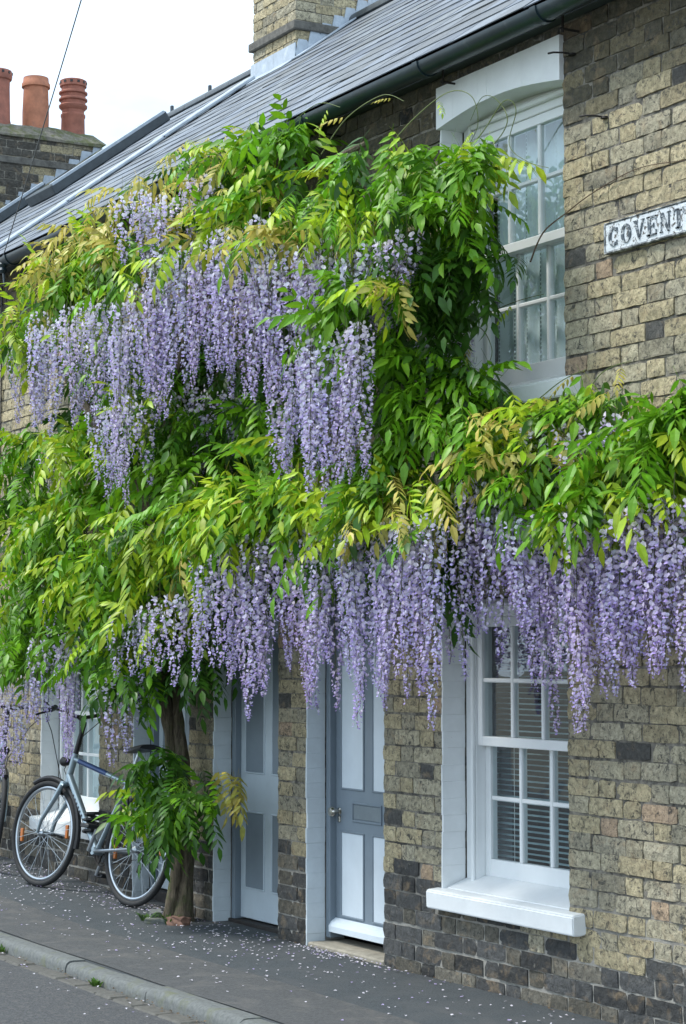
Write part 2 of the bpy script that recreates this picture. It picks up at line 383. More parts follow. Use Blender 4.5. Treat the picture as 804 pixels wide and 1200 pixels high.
def slab(par_name, x0, x1, ztop, holes, par):
    """the mortar body of a front wall with its openings"""
    xs = sorted({x0, x1, *[h for q in holes for h in q[:2] if x0 < h < x1]}); m = MB()
    for a, b in zip(xs[:-1], xs[1:]):
        hs = sorted([(h[2], h[3]) for h in holes if h[0] <= a + 1e-6 and h[1] >= b - 1e-6]); z = -.1
        for h0, h1 in hs:
            if h0 > z: m.box(a, b, .006, .23, z, h0)
            z = h1
        if z < ztop: m.box(a, b, .006, .23, z, ztop)
    return m.build(par_name, M_MORTAR, par)

# ---------------------------------------------------------------- houses
EAVE_Y, EAVE_Z, RP = -.13, 4.35, R(36.5); RC, RS = math.cos(RP), math.sin(RP); RT = 3.72
RY, RZ = EAVE_Y + RT*RC, EAVE_Z + RT*RS
WTOP = 4.29
WIN = [(-8.13, -7.14, .39, 1.794), (-8.13, -7.14, 2.652, 4.212)]
WINB = (-13.16, -12.17, .39, 1.794)
D2 = (-9.44, -8.66, -.1, 1.95); D1 = (-10.53, -9.76, -.1, 1.95); D0 = (-11.64, -10.86, -.1, 1.95)
AX0, AX1, BX0, CX0 = -9.757, -4.4, -14.42, -19.0
hA = empty('terraced_house', ((AX0+AX1)/2, 0, 0), 'yellow brick terraced house carrying the white street nameplate', 'house', 'terraced houses')
hB = empty('terraced_house', ((AX0+BX0)/2, 0, 0), 'yellow brick terraced house behind the bicycle and wisteria trunk', 'house', 'terraced houses')
hC = empty('terraced_house', ((BX0+CX0)/2, 0, 0), 'terraced house with three terracotta pots on its mossy chimney', 'house', 'terraced houses')
wA = slab('wall', AX0, AX1, WTOP, WIN + [D2], hA)
wB = slab('wall', BX0, AX0 - .001, WTOP, [WINB, D1, D0], hB)
wC = slab('wall', CX0, BX0 - .001, WTOP, [], hC)
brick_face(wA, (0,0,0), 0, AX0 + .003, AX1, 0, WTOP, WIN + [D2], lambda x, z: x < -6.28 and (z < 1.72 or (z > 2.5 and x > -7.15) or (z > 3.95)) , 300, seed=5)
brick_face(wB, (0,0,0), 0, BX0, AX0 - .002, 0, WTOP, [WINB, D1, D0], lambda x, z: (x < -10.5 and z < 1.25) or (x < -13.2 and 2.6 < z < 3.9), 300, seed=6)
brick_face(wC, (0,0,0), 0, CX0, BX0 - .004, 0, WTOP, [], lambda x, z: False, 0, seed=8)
def shell(h, x0, x1):
    m = MB(); yb = 2*RY - EAVE_Y - .13
    m.box(x0+.003, x1-.003, yb, yb+.2, -.1, WTOP)
    m.build('rear_wall', M_MORTAR, h)
    for xa in (x0 + .005, x1 - .105):
        MB().prism([(.231, -.1), (yb-.002, -.1), (yb-.002, EAVE_Z - .1), (RY, RZ - .12), (.231, EAVE_Z + .15)], 'x', xa, xa + .1).build('party_wall', M_INSIDE, h)
    MB().box(x0+.11, x1-.11, .232, yb-.003, -.09, .02).build('inner_floor', M_INSIDE, h)
    MB().box(x0+.11, x1-.11, .232, yb-.003, 2.2, 2.35).build('upper_floor', M_INSIDE, h)
    MB().box(x0+.11, x1-.11, .9, 1.0, .022, 4.3).build('inner_partition', M_INSIDE, h)
shell(hA, AX0, AX1); shell(hB, BX0, AX0-.001); shell(hC, CX0, BX0-.001)

# roofs: underlay plus overlapping slates
_sr = random.Random(21)
SLW, SLG, SLL = .30, .235, .40
def slate_geo(r):
    th = .0048; j = lambda s: r.uniform(-s, s)
    pts = [(-SLW/2+.003+j(.002), 0+j(.004)), (SLW/2-.003+j(.002), 0+j(.004)), (SLW/2-.003, SLL), (-SLW/2+.003, SLL)]
    v = [(a, b, 0) for a, b in pts] + [(a, b, th) for a, b in pts]
    return v, [(3,2,1,0),(4,5,6,7),(0,1,5,4),(1,2,6,5),(2,3,7,6),(3,0,4,7)]
SG = [slate_geo(_sr) for _ in range(8)]; SM = [mkmesh('slate', v, f, M_SLATE) for v, f in SG]
RM = Matrix(((1,0,0,0),(0,RC,-RS,0),(0,RS,RC,0),(0,0,0,1)))     # local (x, up the slope, normal)
def roof(h, x0, x1, vis, limit, holes=()):
    m = MB(); yb = 2*RY - EAVE_Y
    m.add([(x0, EAVE_Y+.02, EAVE_Z-.012), (x1, EAVE_Y+.02, EAVE_Z-.012), (x1, RY, RZ-.02), (x0, RY, RZ-.02),
           (x0, EAVE_Y+.02, EAVE_Z-.04), (x1, EAVE_Y+.02, EAVE_Z-.04), (x1, RY, RZ-.06), (x0, RY, RZ-.06),
           (x0, yb, EAVE_Z-.012), (x1, yb, EAVE_Z-.012), (x1, yb, EAVE_Z-.04), (x0, yb, EAVE_Z-.04)],
          [(0,1,2,3),(7,6,5,4),(0,4,5,1),(1,5,6,2),(0,3,7,4),(3,2,9,8),(7,11,10,6),(8,9,10,11),(2,6,10,9),(3,8,11,7)])
    ro = m.build('roof', M_SLATEU, h); single = []; joined = []
    for c in range(int(RT/SLG)):
        xx = x0 + (SLW/2 if c % 2 else 0)
        while xx < x1 + SLW/2 - .01:
            cx = min(max(xx, x0 + SLW/2), x1 - SLW/2); t = c*SLG - .02
            (single if vis(cx, t) else joined).append((cx, t)); xx += SLW
    def place(cx, t):
        M = Matrix.Translation(Vector((cx, EAVE_Y, EAVE_Z))) @ RM @ Matrix.Translation((0, t, .016 + _sr.uniform(-.001, .002))) \
            @ Matrix.Rotation(-.024 + _sr.uniform(-.004, .005), 4, 'X') @ Matrix.Rotation(_sr.gauss(0, .010), 4, 'Z') @ Matrix.Rotation(_sr.gauss(0, .004), 4, 'Y')
        k = _sr.uniform(.72, 1.3); b = _sr.uniform(-.012, .015)
        return M, (.130*k - b*.4, .150*k, .172*k + b)
    joined += single[limit:]; single = single[:limit]; pm = world(ro).inverted()
    for cx, t in single:
        o = link(bpy.data.objects.new('slate', _sr.choice(SM))); M, c = place(cx, t); o.parent = ro; o.matrix_parent_inverse = pm
        o.location, q, o.scale = M.decompose(); o.rotation_euler = q.to_euler(); o.color = (*c, 1)
    V = []; F = []; Cc = []
    for cx, t in joined:
        M, c = place(cx, t); v, f = _sr.choice(SG); n = len(V); V += [M @ Vector(p) for p in v]; F += [tuple(i+n for i in q) for q in f]; Cc += [c]*8
    if V:
        o = link(bpy.data.objects.new('slates', mkmesh('slates', V, F, M_SLATEJ, Cc))); parent(o, ro); o['kind'] = 'stuff'
    # ridge tiles
    xx = x0
    while xx < x1 - .05:
        e = min(xx + .45, x1)
        p = [(RY + .10*math.cos(a), RZ - .035 + .085*math.sin(a)) for a in [math.pi*i/8 for i in range(9)]]
        MB().prism(p + [(RY - .07, RZ-.05), (RY + .07, RZ-.05)], 'x', xx + .002, e - .002).build('ridge_tile', M_DARKTRIM, ro, smooth=True); xx = e
    return ro
roA = roof(hA, AX0, AX1, lambda x, t: x < -6.6 and t < 1.6, 200)
roB = roof(hB, BX0 + .03, AX0 - .001, lambda x, t: x > -13.0 and t < 2.6 and t > .2, 180)
roC = roof(hC, CX0, BX0 - .03, lambda x, t: False, 0)
def on_roof(x, t, n=0): return Vector((x, EAVE_Y, EAVE_Z)) + Vector((0, RC*t - RS*n, RS*t + RC*n))
def roof_box(name, x0, x1, t0, t1, n0, n1, mat, par, c=.006):
    M = Matrix.Translation(Vector((0, EAVE_Y, EAVE_Z))) @ RM
    return MB().box(x0, x1, t0, t1, n0, n1, c, M).build(name, mat, par)
# lead strip along the party line, in three lapped lengths
for i, (t0, t1) in enumerate(((-.02, 1.0), (.97, 2.0), (1.97, 2.98))):
    roof_box('lead_flashing', BX0 - .09, BX0 + .09, t0, t1, .02 + .004*i, .048 + .006*i, M_LEAD, roB, .008)
for x0, t0, t1 in ((-16.62, 2.0, 3.38), (-18.0, 1.5, 2.62)):           # two rooflights seen edge-on
    rl = roof_box('rooflight', x0 - .62, x0, t0, t1, .02, .115, M_DARKTRIM, roC, .01)
    roof_box('rooflight_glass', x0 - .56, x0 - .06, t0 + .07, t1 - .07, .11, .121, M_GLASS, roC, 0)
    roof_box('rooflight_cover', x0 - .05, x0 + .004, t0 + .02, t1 - .02, .1, .128, M_LEAD, roC, .003)
for x0 in (-17.2, -16.4): MB().box(x0-.015, x0+.015, RY-.02, RY+.01, RZ+.03, RZ+.115, .006).build('ridge_clip', M_DARKTRIM, roC)

# gutters, brackets and eaves
def gutter(h, x0, x1, brs):
    gy, gz_, gr = EAVE_Y - .045, EAVE_Z - .055, .058; m = MB(); v = []; f = []; n = 12
    for x in (x0, x1):
        for rr in (gr, gr - .006):
            for k in range(n+1):
                a = math.pi + math.pi*k/n; v.append((x, gy + rr*math.cos(a), gz_ + rr*math.sin(a)))
    w_ = n+1
    for k in range(n):
        f += [(k, k+1, 2*w_+k+1, 2*w_+k), (w_+k, 3*w_+k, 3*w_+k+1, w_+k+1), (k, w_+k, w_+k+1, k+1), (2*w_+k, 2*w_+k+1, 3*w_+k+1, 3*w_+k)]
    f += [(0, 2*w_, 3*w_, w_), (n, w_+n, 3*w_+n, 2*w_+n)]
    m.add(v, f); gt = m.build('gutter', M_GUTTER, h, smooth=True)
    for x in brs:
        b = MB(); p = [(gy + (gr+.007)*math.cos(a), gz_ + (gr+.007)*math.sin(a)) for a in [math.pi + math.pi*k/12 for k in range(13)]]
        q = [(gy + (gr+.0005)*math.cos(a), gz_ + (gr+.0005)*math.sin(a)) for a in [2*math.pi - math.pi*k/12 for k in range(13)]]
        b.prism(p + q, 'x', x - .02, x + .02); b.build('gutter_bracket', M_GUTTER, gt, smooth=True)
        MB().tube([(x+.01, EAVE_Y+.045, gz_-.09), (x+.01, EAVE_Y+.045, gz_+.03)], .006, 6).tube([(x+.01, EAVE_Y+.03, gz_-.075), (x+.01, .02, gz_-.075)], .006, 6).build('bracket_spike', M_IRON, gt)
gutter(hA, AX0 + .001, AX1, (-9.1, -7.98, -7.03, -5.9))
gutter(hB, BX0 + .002, AX0 - .001, (-13.35, -12.2, -11.1, -10.2))
gutter(hC, CX0, BX0 - .003, (-17.5, -16.3, -15.2))
for h, a, b in ((hA, AX0, AX1), (hB, BX0, AX0-.002), (hC, CX0, BX0-.002)):
    MB().box(a, b, -.055, .2, WTOP + .001, EAVE_Z - .02).build('eaves_board', M_DARKTRIM, h)

# chimneys
def pot(par, kind, loc, k=1):
    m = MB()
    if kind == 0: pr = [(.135,0),(.135,.05),(.128,.08),(.120,.42),(.122,.48),(.138,.49),(.145,.52),(.145,.56),(.137,.58),(.125,.585),(.10,.585),(.095,.45)]
    elif kind == 1: pr = [(.135,0),(.136,.20),(.128,.40),(.126,.46),(.145,.465),(.145,.50),(.132,.52),(.128,.565),(.11,.57),(.095,.57),(.09,.45)]
    else: pr = [(.125,0),(.120,.20),(.128,.215),(.128,.235),(.115,.25),(.115,.28),(.145,.31),(.148,.33),(.128,.345),(.128,.375),(.148,.385),(.148,.40),(.128,.415),(.128,.445),(.148,.455),(.148,.47),(.122,.485),(.122,.52),(.138,.53),(.138,.59),(.12,.60),(.095,.60),(.09,.45)]
    m.lathe([(r*k, z*k) for r, z in pr], 24, loc)
    o = m.build('chimney_pot', M_TERRA2 if kind == 1 else M_TERRA, par, smooth=True)
    top = pr[-3][1]*k - .035*k; rr = {0: .1455, 1: .1325, 2: .1385}[kind]*k
    for i in range(12):
        hm = MB()
        a = 2*math.pi*i/12; c = Vector((loc[0] + rr*math.cos(a), loc[1] + rr*math.sin(a), loc[2] + top))
        hm.box(-.012, .012, -.004, .004, -.012, .012, 0, Matrix.Translation(c) @ Matrix.Rotation(a - math.pi/2, 4, 'Z'))
        if kind != 1: parent(hm.build('vent_hole', M_BLACK), par)
    return o
def chimney(h, x0, x1, y0, y1, zb, zt, mode, bandz, seed):
    ch = MB().box(x0 + .008, x1 - .008, y0 + .008, y1 - .008, zb, zt - .01).build('chimney', M_MORTAR_L, h)
    k0 = math.ceil(zb/GA)*GA; vis = lambda a, z: True
    brick_face(ch, (x0, y0, 0), 0, 0, x1 - x0, k0, zt, [], vis, 150, mode, seed)
    brick_face(ch, (x1, y0, 0), R(90), 0.012, y1 - y0 - .012, k0, zt, [], vis, 150, mode, seed + 1)
    return ch
def ztroof(y): return EAVE_Z + (y - EAVE_Y)*math.tan(RP)
c1x0, c1x1, c1y0, c1y1 = -14.47, -13.75, 2.29, 3.4
ch1 = chimney(hB, c1x0, c1x1, c1y0, c1y1, 5.9, 7.75, 'light', None, 31)
zb1 = ztroof(c1y0)
MB().box(c1x0-.03, c1x1+.03, c1y0-.03, c1y1, 6.395, 6.464, .006).build('brick_band', simple('dark_band', (.13,.125,.11), .9, 0, .5, 20, .6, .006), ch1)
for a, b in ((c1x0 - .012, (c1x0+c1x1)/2 + .02), ((c1x0+c1x1)/2 + .016, c1x1 + .012)):
    MB().prism([(c1y0-.016, zb1+.005), (c1y0-.014, zb1+.145), (c1y0-.004, zb1+.145), (c1y0-.004, zb1-.02)], 'x', a, b).build('lead_apron', M_LEAD, ch1)
    roof_box('lead_apron', a - .04, b, 2.86, 3.02, .02, .03, M_LEAD, ch1, .002)
def stepped(par, X, y0, n, dy, side=1, n2=1.0):
    for i in range(n):
        ya = y0 + i*dy; yb = ya + dy*1.02; za = ztroof(ya); zb = ztroof(yb)
        hgt = .135
        m = MB().prism([(ya, za - .01), (yb + .03, ztroof(yb + .03) - .01), (yb - .005, zb + hgt*.78), (ya + .03, zb + hgt*.78), (ya, za + hgt*.4)], 'x', X + .002, X + .012 + .002*(i % 2))
        m.build('lead_step_flashing', M_LEAD, par)
stepped(ch1, c1x1, c1y0 - .01, 9, .108)
roof_box('lead_soaker', c1x1 + .002, c1x1 + .13, 2.98, 3.72, .022, .034, M_LEAD, ch1, .002)
for k in range(2): pot(ch1, 0, ((c1x0+c1x1)/2, c1y0 + .3 + .5*k, 7.745))
c2x0, c2x1, c2y0, c2y1 = -19.6, -18.7, 1.2, 2.86
ch2 = chimney(hC, c2x0, c2x1, c2y0, c2y1, 4.9, 6.60, 'dark', None, 41)
m = MB(); N = 14
prof = [(c2x0 - .03, 6.585), (c2x0 - .02, 6.64), (c2x0 + .15, 6.76), (c2x1 - .15, 6.76), (c2x1 - .02, 6.66), (c2x1 + .03, 6.615), (c2x1+.03, 6.585)]
ys = np.linspace(c2y0 - .03, c2y1 + .03, N); vv = []
for j, y in enumerate(ys):
    e = min(1, min(y - ys[0], ys[-1] - y) / .16 + .05); e = math.sqrt(e) if e < 1 else 1
    for a, b in prof: vv.append((a, y, 6.585 + (b - 6.585)*e + .012*math.sin(y*9 + a*7)*(b > 6.59)))
n = len(prof); ff = [(j*n+i, j*n+i+1, (j+1)*n+i+1, (j+1)*n+i) for j in range(N-1) for i in range(n-1)] + [tuple(range(n)), tuple((N-1)*n+i for i in range(n))]
ff += [(j*n, (j+1)*n, (j+1)*n+n-1, j*n+n-1) for j in range(N-1)]
m.add(vv, ff).build('flaunching', M_FLAUNCH, ch2, smooth=True)
MB().box(c2x0 - .02, c2x1 + .02, c2y0 - .02, c2y1 + .012, 6.318, 6.386, .006).build('brick_band', bpy.data.materials['dark_band'], ch2)
for k, y in ((0, 1.78), (1, 2.18), (2, 2.58)): pot(ch2, k, (c2x1 - .25, y, 6.72), .98)
pot(ch2, 0, (c2x1 - .25, 1.38, 6.72), .98)
stepped(ch2, c2x1, 1.75, 8, .132)

# ---------------------------------------------------------------- windows and doors
def reveal(par, x, d0, d1, z0, z1, mat, seed):
    """painted brick reveal facing +x, one shallow course above the other"""
    r = random.Random(seed); m = MB(); z = z0
    while z < z1 - .005:
        e = min(z1, (math.floor(z/GA + .5) + 1) * GA); e = max(e, z + .01); th = .007 + r.uniform(-.002, .003)
        ya = r.uniform(-.003, .003)
        m.box(x - .004, x + th, d0 + ya, d1, z - .0005, e + .0005, .0022); z = e
    return m.build('painted_reveal', mat, par, smooth=False)
def window(h, X0, X1, z0, zt, dz, lintel, seed):
    """double-hung sash window; dz lifts the lower window's heights"""
    W = MB().box(X0 + .012, X0 + .095, .128, .225, z0 + .04, 1.79 + dz, .004).box(X1 - .095, X1 - .012, .128, .225, z0 + .04, 1.79 + dz, .004)
    W.box(X0 + .0955, X1 - .0955, .130, .225, 1.705 + dz, 1.789 + dz, .004)
    win = W.build('window', M_WHITEW, h)
    MB().box(X0 + .075, X0 + .0945, .108, .1275, z0 + .05, 1.77 + dz, .005).box(X0 + .0945, X1 - .02, .108, .1295, 1.745 + dz, 1.77 + dz, .005).build('staff_bead', M_WHITEW, win)
    reveal(win, X0, -.001, .127, z0 + .045, zt, M_WHITE, seed)
    a, b = X0 + .096, X1 - .096
    def sash(y0, zl, zu, rl, ru, zb):
        st = .040; th = .042
        s = MB().box(a, a + st, y0, y0 + th, zl, zu, .003).box(b - st, b, y0, y0 + th, zl, zu, .003)
        s.box(a + st, b - st, y0 + .001, y0 + th - .001, zl, zl + rl, .003).box(a + st, b - st, y0 + .001, y0 + th - .001, zu - ru, zu, .003)
        so = s.build('sash', M_WHITEW, win); i0, i1 = a + st, b - st; gw = (i1 - i0) / 3
        for k in (1, 2): MB().box(i0 + gw*k - .011, i0 + gw*k + .011, y0 + .003, y0 + th - .004, zl + rl, zu - ru, .004).build('glazing_bar', M_WHITEW, win)
        MB().box(i0, i1, y0 + .006, y0 + th - .007, zb - .010, zb + .010, .004).build('glazing_bar', M_WHITEW, win)
        for k in range(3):
            for q0, q1 in ((zl + rl, zb), (zb, zu - ru)):
                tl = random.uniform(-.0015, .0015); x_ = i0 + gw*k
                MB().add([(x_, y0+.016+tl, q0), (x_+gw, y0+.016-tl, q0), (x_+gw, y0+.017, q1), (x_, y0+.017, q1)], [(0,1,2,3)]).build('pane', M_GLASS, win, fix=False)
    sash(.135, 1.105 + dz, 1.704 + dz, .045, .045, 1.41 + dz)
    sash(.180, .498 + dz, 1.148 + dz, .082, .043, .862 + dz)
    MB().prism([(.02, .425 + dz), (.02, .447 + dz), (.175, .500 + dz), (.224, .500 + dz), (.224, .425 + dz)], 'x', X0 + .012, X1 - .012).build('inner_sill', M_WHITE, win)
    sl = MB().prism([(-.062, .352 + dz), (-.065, .43 + dz), (-.055, .437 + dz), (.13, .452 + dz), (.13, .37 + dz), (-.03, .348 + dz)], 'x', X0 - .045, X1 + .115)
    so = sl.build('sill', M_WHITE, win)
    bm = bmesh.new(); bm.from_mesh(so.data); bmesh.ops.bevel(bm, geom=bm.edges[:], offset=.005, segments=2, affect='EDGES'); bm.to_mesh(so.data); bm.free()
    if lintel:
        zs, ze, zu = 4.035, 4.085, 4.236; n = 14; xs = [X0 - .004 + (X1 - X0 + .008)*i/n for i in range(n+1)]
        sof = [zs + (ze - zs)*math.sin(math.pi*i/n) for i in range(n+1)]; m = MB()
        r = random.Random(4)
        for i in range(n):
            yy = -.018 + r.uniform(-.0015, .0015)
            m.add([(xs[i], yy, sof[i]), (xs[i+1], yy, sof[i+1]), (xs[i+1], yy, zu), (xs[i], yy, zu), (xs[i], .13, sof[i]), (xs[i+1], .13, sof[i+1]), (xs[i+1], .13, zu), (xs[i], .13, zu)],
                  [(0,1,2,3),(7,6,5,4),(0,4,5,1),(3,2,6,7),(0,3,7,4),(1,5,6,2)])
        m.build('arched_lintel', M_WHITE, win)
        MB().box(X0 + .012, X1 - .012, .14, .2, 4.07, 4.20).build('head_board', M_WHITEW, win)
    return win
winU = window(hA, *WIN[1][:2], 2.652 - .012, 4.04, 2.283, True, 3)
winL = window(hA, *WIN[0][:2], .39, 1.79, 0, False, 4)
winB = window(hB, *WINB[:2], .39, 1.79, 0, False, 5)
def door(h, D, zb, stile, panel, knob, board, seed, reveal_mat=M_BLUEJ, rows=((.18, .605), (.838, 1.62))):
    X0, X1 = D[:2]; y = .15
    d = MB().box(X0 + .052, X1 - .02, y, y + .045, zb, 1.93, .003).build('door', stile, h)
    for c0, c1 in ((.117, .335), (.437, .655)):
        for r0, r1 in rows:
            MB().prism([(X0+c0, r0), (X0+c1, r0), (X0+c1, r1), (X0+c0, r1)], 'y', y - .0012, y + .01).build('panel', panel, d)
            mo = MB(); t = .010
            for q in ((X0+c0-t, X0+c1+t, r0-t, r0), (X0+c0-t, X0+c1+t, r1, r1+t), (X0+c0-t, X0+c0, r0, r1), (X0+c1, X0+c1+t, r0, r1)):
                mo.box(q[0], q[1], y - .007, y + .002, q[2], q[3], .003)
            mo.build('panel_moulding', stile, d)
    MB().box(X0 + .010, X0 + .051, .112, .2, zb - .03, 1.94, .004).box(X1 - .02, X1 - .001, .112, .2, zb - .03, 1.94, .003).box(X0 + .0515, X1 - .0205, .114, .2, 1.931, 1.949).build('door_frame', M_GREYBLUE, d)
    reveal(d, X0, -.001, .111, .012, 1.95, reveal_mat, seed)
    if knob:
        MB().lathe([(.001, .0), (.022, .004), (.028, .016), (.024, .028), (.012, .036), (.010, .055), (.02, .06), (.02, .064)], 20).build('knob', M_BRASS, d, smooth=True)
        k = COL.objects[-1]; k.location = Vector((X0 + .090, y - .064, .712)); k.rotation_euler = (R(-90), 0, 0); k.parent = d; k.matrix_parent_inverse = world(d).inverted()
        MB().box(X0 + .078, X0 + .102, y - .008, y + .001, .655, .69, .004).build('lock', M_BRASS, d)
        mo = MB().box(X0 + .225, X0 + .52, y - .008, y + .001, .667, .679, .003).box(X0 + .225, X0 + .52, y - .008, y + .001, .758, .768, .003).box(X0 + .225, X0 + .235, y - .008, y + .001, .679, .758, .002).box(X0 + .51, X0 + .52, y - .008, y + .001, .679, .758, .002)
        lb = mo.build('letterbox', stile, d)
        MB().box(X0 + .238, X0 + .507, y - .004, y + .001, .682, .755, .002).build('letter_flap', simple('flap_metal', (.24,.28,.31), .4, .5, .1), lb)
    if board:
        MB().prism([(y - .045, zb + .005), (y - .045, zb + .035), (y - .030, zb + .058), (y - .002, zb + .075), (y - .002, zb + .005)], 'x', X0 + .052, X1 - .02).build('weather_board', M_PALE2, d)
        MB().box(X0 + .012, X1 - .002, .0, .24, -.05, .040, .008).build('threshold', simple('worn_stone', (.30,.275,.22), .9, 0, .3, 20, .5), d)
    else: MB().box(X0 + .012, X1 - .002, .09, .24, -.05, zb - .008, .004).build('threshold', M_IRON, d)
    return d
door(hA, D2, .085, M_GREYBLUE, M_PALE2, True, True, 11)
door(hB, D1, .045, M_PALEBLUE, M_GREYBLUE, False, False, 12, rows=((.22, .637), (.868, 1.62)))
door(hB, D0, .10, M_PALEBLUE, M_GREYBLUE, False, False, 13, rows=((.25, .66), (.89, 1.62)))
# back pieces that close the wall above the doors behind the frames
MB().box(D2[0], D2[1], .2, .22, 1.9, 2.0).build('door_head', M_GREYBLUE, hA)

# things behind the windows
bl = empty('venetian_blind', (-7.635, .28, .45), 'closed slatted blind behind the lower sash window by the grey-blue door', 'blind')
def slat(): return mkmesh('slat', [(-.44, -.012, -.007), (.44, -.012, -.007), (.44, .0, .003), (-.44, .0, .003), (.44, .012, .008), (-.44, .012, .008)], [(0,1,2,3),(3,2,4,5)], M_BLIND)
M_BLIND = simple('blind_slat', (.40, .56, .60), .45, 0, .08, 8, 0); sm = slat()
for i in range(50):
    o = link(bpy.data.objects.new('slat', sm)); o.parent = bl; o.location = (0, random.uniform(-.001, .001), .06 + i*.0255); o.rotation_euler = (R(-22 + random.uniform(-3, 3)), random.uniform(-.002, .002), 0)
for xx in (-.28, .0, .28):
    o = MB().tube([(-7.635 + xx, .262, .48), (-7.635 + xx, .262, 1.78)], .0016, 5).build('ladder_cord', M_WHITEW); parent(o, bl)
parent(MB().box(-8.08, -7.19, .26, .30, 1.765, 1.80, .004).build('head_rail', M_WHITEW), bl)
def curtain_mat():
    m, t, b = newmat('net_fabric'); o = t.nodes['Material Output']; p = pos(t)
    sx = t.nodes.new('ShaderNodeSeparateXYZ'); t.links.new(p, sx.inputs[0])
    a = t.nodes.new('ShaderNodeMath'); a.operation = 'PINGPONG'; a.inputs[1].default_value = .055; t.links.new(sx.outputs['X'], a.inputs[0])
    l = t.nodes.new('ShaderNodeMath'); l.operation = 'LESS_THAN'; l.inputs[1].default_value = .006; t.links.new(a.outputs[0], l.inputs[0])
    d = t.nodes.new('ShaderNodeMath'); d.operation = 'PINGPONG'; d.inputs[1].default_value = .010; t.links.new(sx.outputs['Z'], d.inputs[0])
    e = t.nodes.new('ShaderNodeMath'); e.operation = 'GREATER_THAN'; e.inputs[1].default_value = .004; t.links.new(d.outputs[0], e.inputs[0])
    h = t.nodes.new('ShaderNodeMath'); h.operation = 'MULTIPLY'; t.links.new(l.outputs[0], h.inputs[0]); t.links.new(e.outputs[0], h.inputs[1])
    c = mix(t, h.outputs[0], (.74, .82, .84), (.22, .28, .29)); t.links.new(c, b.inputs['Base Color']); b.inputs['Roughness'].default_value = .9
    return m
def net(xa, xb, za, zb, y, ph):
    n = 120; v = []; f = []
    for i in range(n+1):
        x = xa + (xb-xa)*i/n; yy = y + .014*math.sin(x*55 + ph) + .008*math.sin(x*23 + ph*2)
        v += [(x, yy, za), (x + .002, yy*1.0 + .003, zb)]
    for i in range(n): f.append((2*i, 2*i+2, 2*i+3, 2*i+1))
    return mkmesh('net_curtain', v, f, curtain_mat(), smooth=True)
nc = link(bpy.data.objects.new('net_curtain', net(-8.06, -7.2, 2.76, 4.03, .29, .4)))
tag(nc, 'white net curtain with dotted stripes hanging inside the upper sash window', 'curtain')
nb = link(bpy.data.objects.new('net_curtain', net(-13.1, -12.22, .48, 1.75, .29, 1.4)))
tag(nb, 'pale net curtain inside the low sash window behind the bicycle', 'curtain')

# ---------------------------------------------------------------- street nameplate, hooks, wire
sg = empty('street_nameplate', (-6.2, -.012, 3.21), 'long white cracked cast street nameplate with dark capitals COVENT', 'sign')
parent(MB().box(-6.812, -5.62, -.024, -.001, 3.212, 3.332, .004).build('plate', M_SIGN), sg)
fr = MB().box(-6.820, -5.61, -.028, -.002, 3.206, 3.2125, .003).box(-6.820, -5.61, -.028, -.002, 3.3315, 3.338, .003).box(-6.820, -6.8115, -.028, -.002, 3.2128, 3.3312, .002)
parent(fr.build('rim', simple('sign_rim', (.10, .11, .115), .6, 0, .4, 30, .3, .003, (.5, .52, .52), (.5, .6), 20)), sg)
def letter(ch, x, w_, z0, h_):
    m = MB(); s = .30*w_; t = .13*h_; y0, y1 = -.0285, -.022
    def B(a, b, c, d): m.box(x + a*w_, x + b*w_, y0, y1, z0 + c*h_, z0 + d*h_, 0)
    def P(pts): m.prism([(x + a*w_, z0 + b*h_) for a, b in pts], 'y', y0, y1)
    if ch in 'CO':
        a0, a1 = (45, 315) if ch == 'C' else (0, 360); n = 22
        for i in range(n):
            p, q = R(a0 + (a1-a0)*i/n), R(a0 + (a1-a0)*(i+1)/n)
            P([(.5+.5*math.cos(p), .5+.5*math.sin(p)), (.5+.5*math.cos(q), .5+.5*math.sin(q)), (.5+.24*math.cos(q), .5+.39*math.sin(q)), (.5+.24*math.cos(p), .5+.39*math.sin(p))])
        if ch == 'C': B(.80, .9, .70, .95); B(.80, .88, .05, .28)
    elif ch == 'V':
        P([(.02, .97), (.30, .97), (.60, .0), (.46, .0)]); P([(.86, .97), (.97, .97), (.57, .0), (.50, .12)]); B(-.05, .38, .95, 1); B(.72, 1.05, .95, 1)
    elif ch == 'E':
        B(.12, .38, 0, 1); B(.0, .95, 0, .08); B(.0, .92, .92, 1); B(.38, .70, .47, .54); B(.86, .95, 0, .26); B(.84, .92, .76, 1); B(.64, .72, .38, .63)
    elif ch == 'N':
        B(.08, .18, 0, 1); P([(.08, 1), (.34, 1), (.92, 0), (.74, 0)]); B(.82, .92, 0, 1); B(-.02, .28, 0, .05); B(.70, 1.04, .95, 1); B(-.02, .2, .95, 1)
    elif ch == 'T':
        B(.36, .64, 0, .95); B(.0, 1, .91, 1); B(.0, .09, .72, .92); B(.91, 1, .72, .92); B(.22, .78, 0, .06)
    return parent(m.build('letter', M_SIGNL), sg)
for i, ch in enumerate('COVENT'): letter(ch, -6.787 + i*.0845, .066, 3.232, .080)
def hook(X, z, lab):
    m = MB().tube([(X, .01, z), (X - .005, -.05, z + .002), (X - .03, -.085, z + .004), (X - .06, -.09, z + .006)], .0045, 8).lathe([(.001, 0), (.018, 0), (.014, .01), (.001, .012)], 10, (X, -.006, z - .006))
    tag(m.build('wall_hook', M_IRON, smooth=True), lab, 'hook')
hook(-6.835, 3.80, 'rusty iron hook driven into the brickwork above the street nameplate')
hook(-7.06, 4.13, 'thin iron hook at the corner of the white arched lintel')
wr = empty('overhead_cable', (-13.93, -.06, 4.16), 'thin dark overhead cable running up from the eaves bracket past the chimney pots', 'cable')
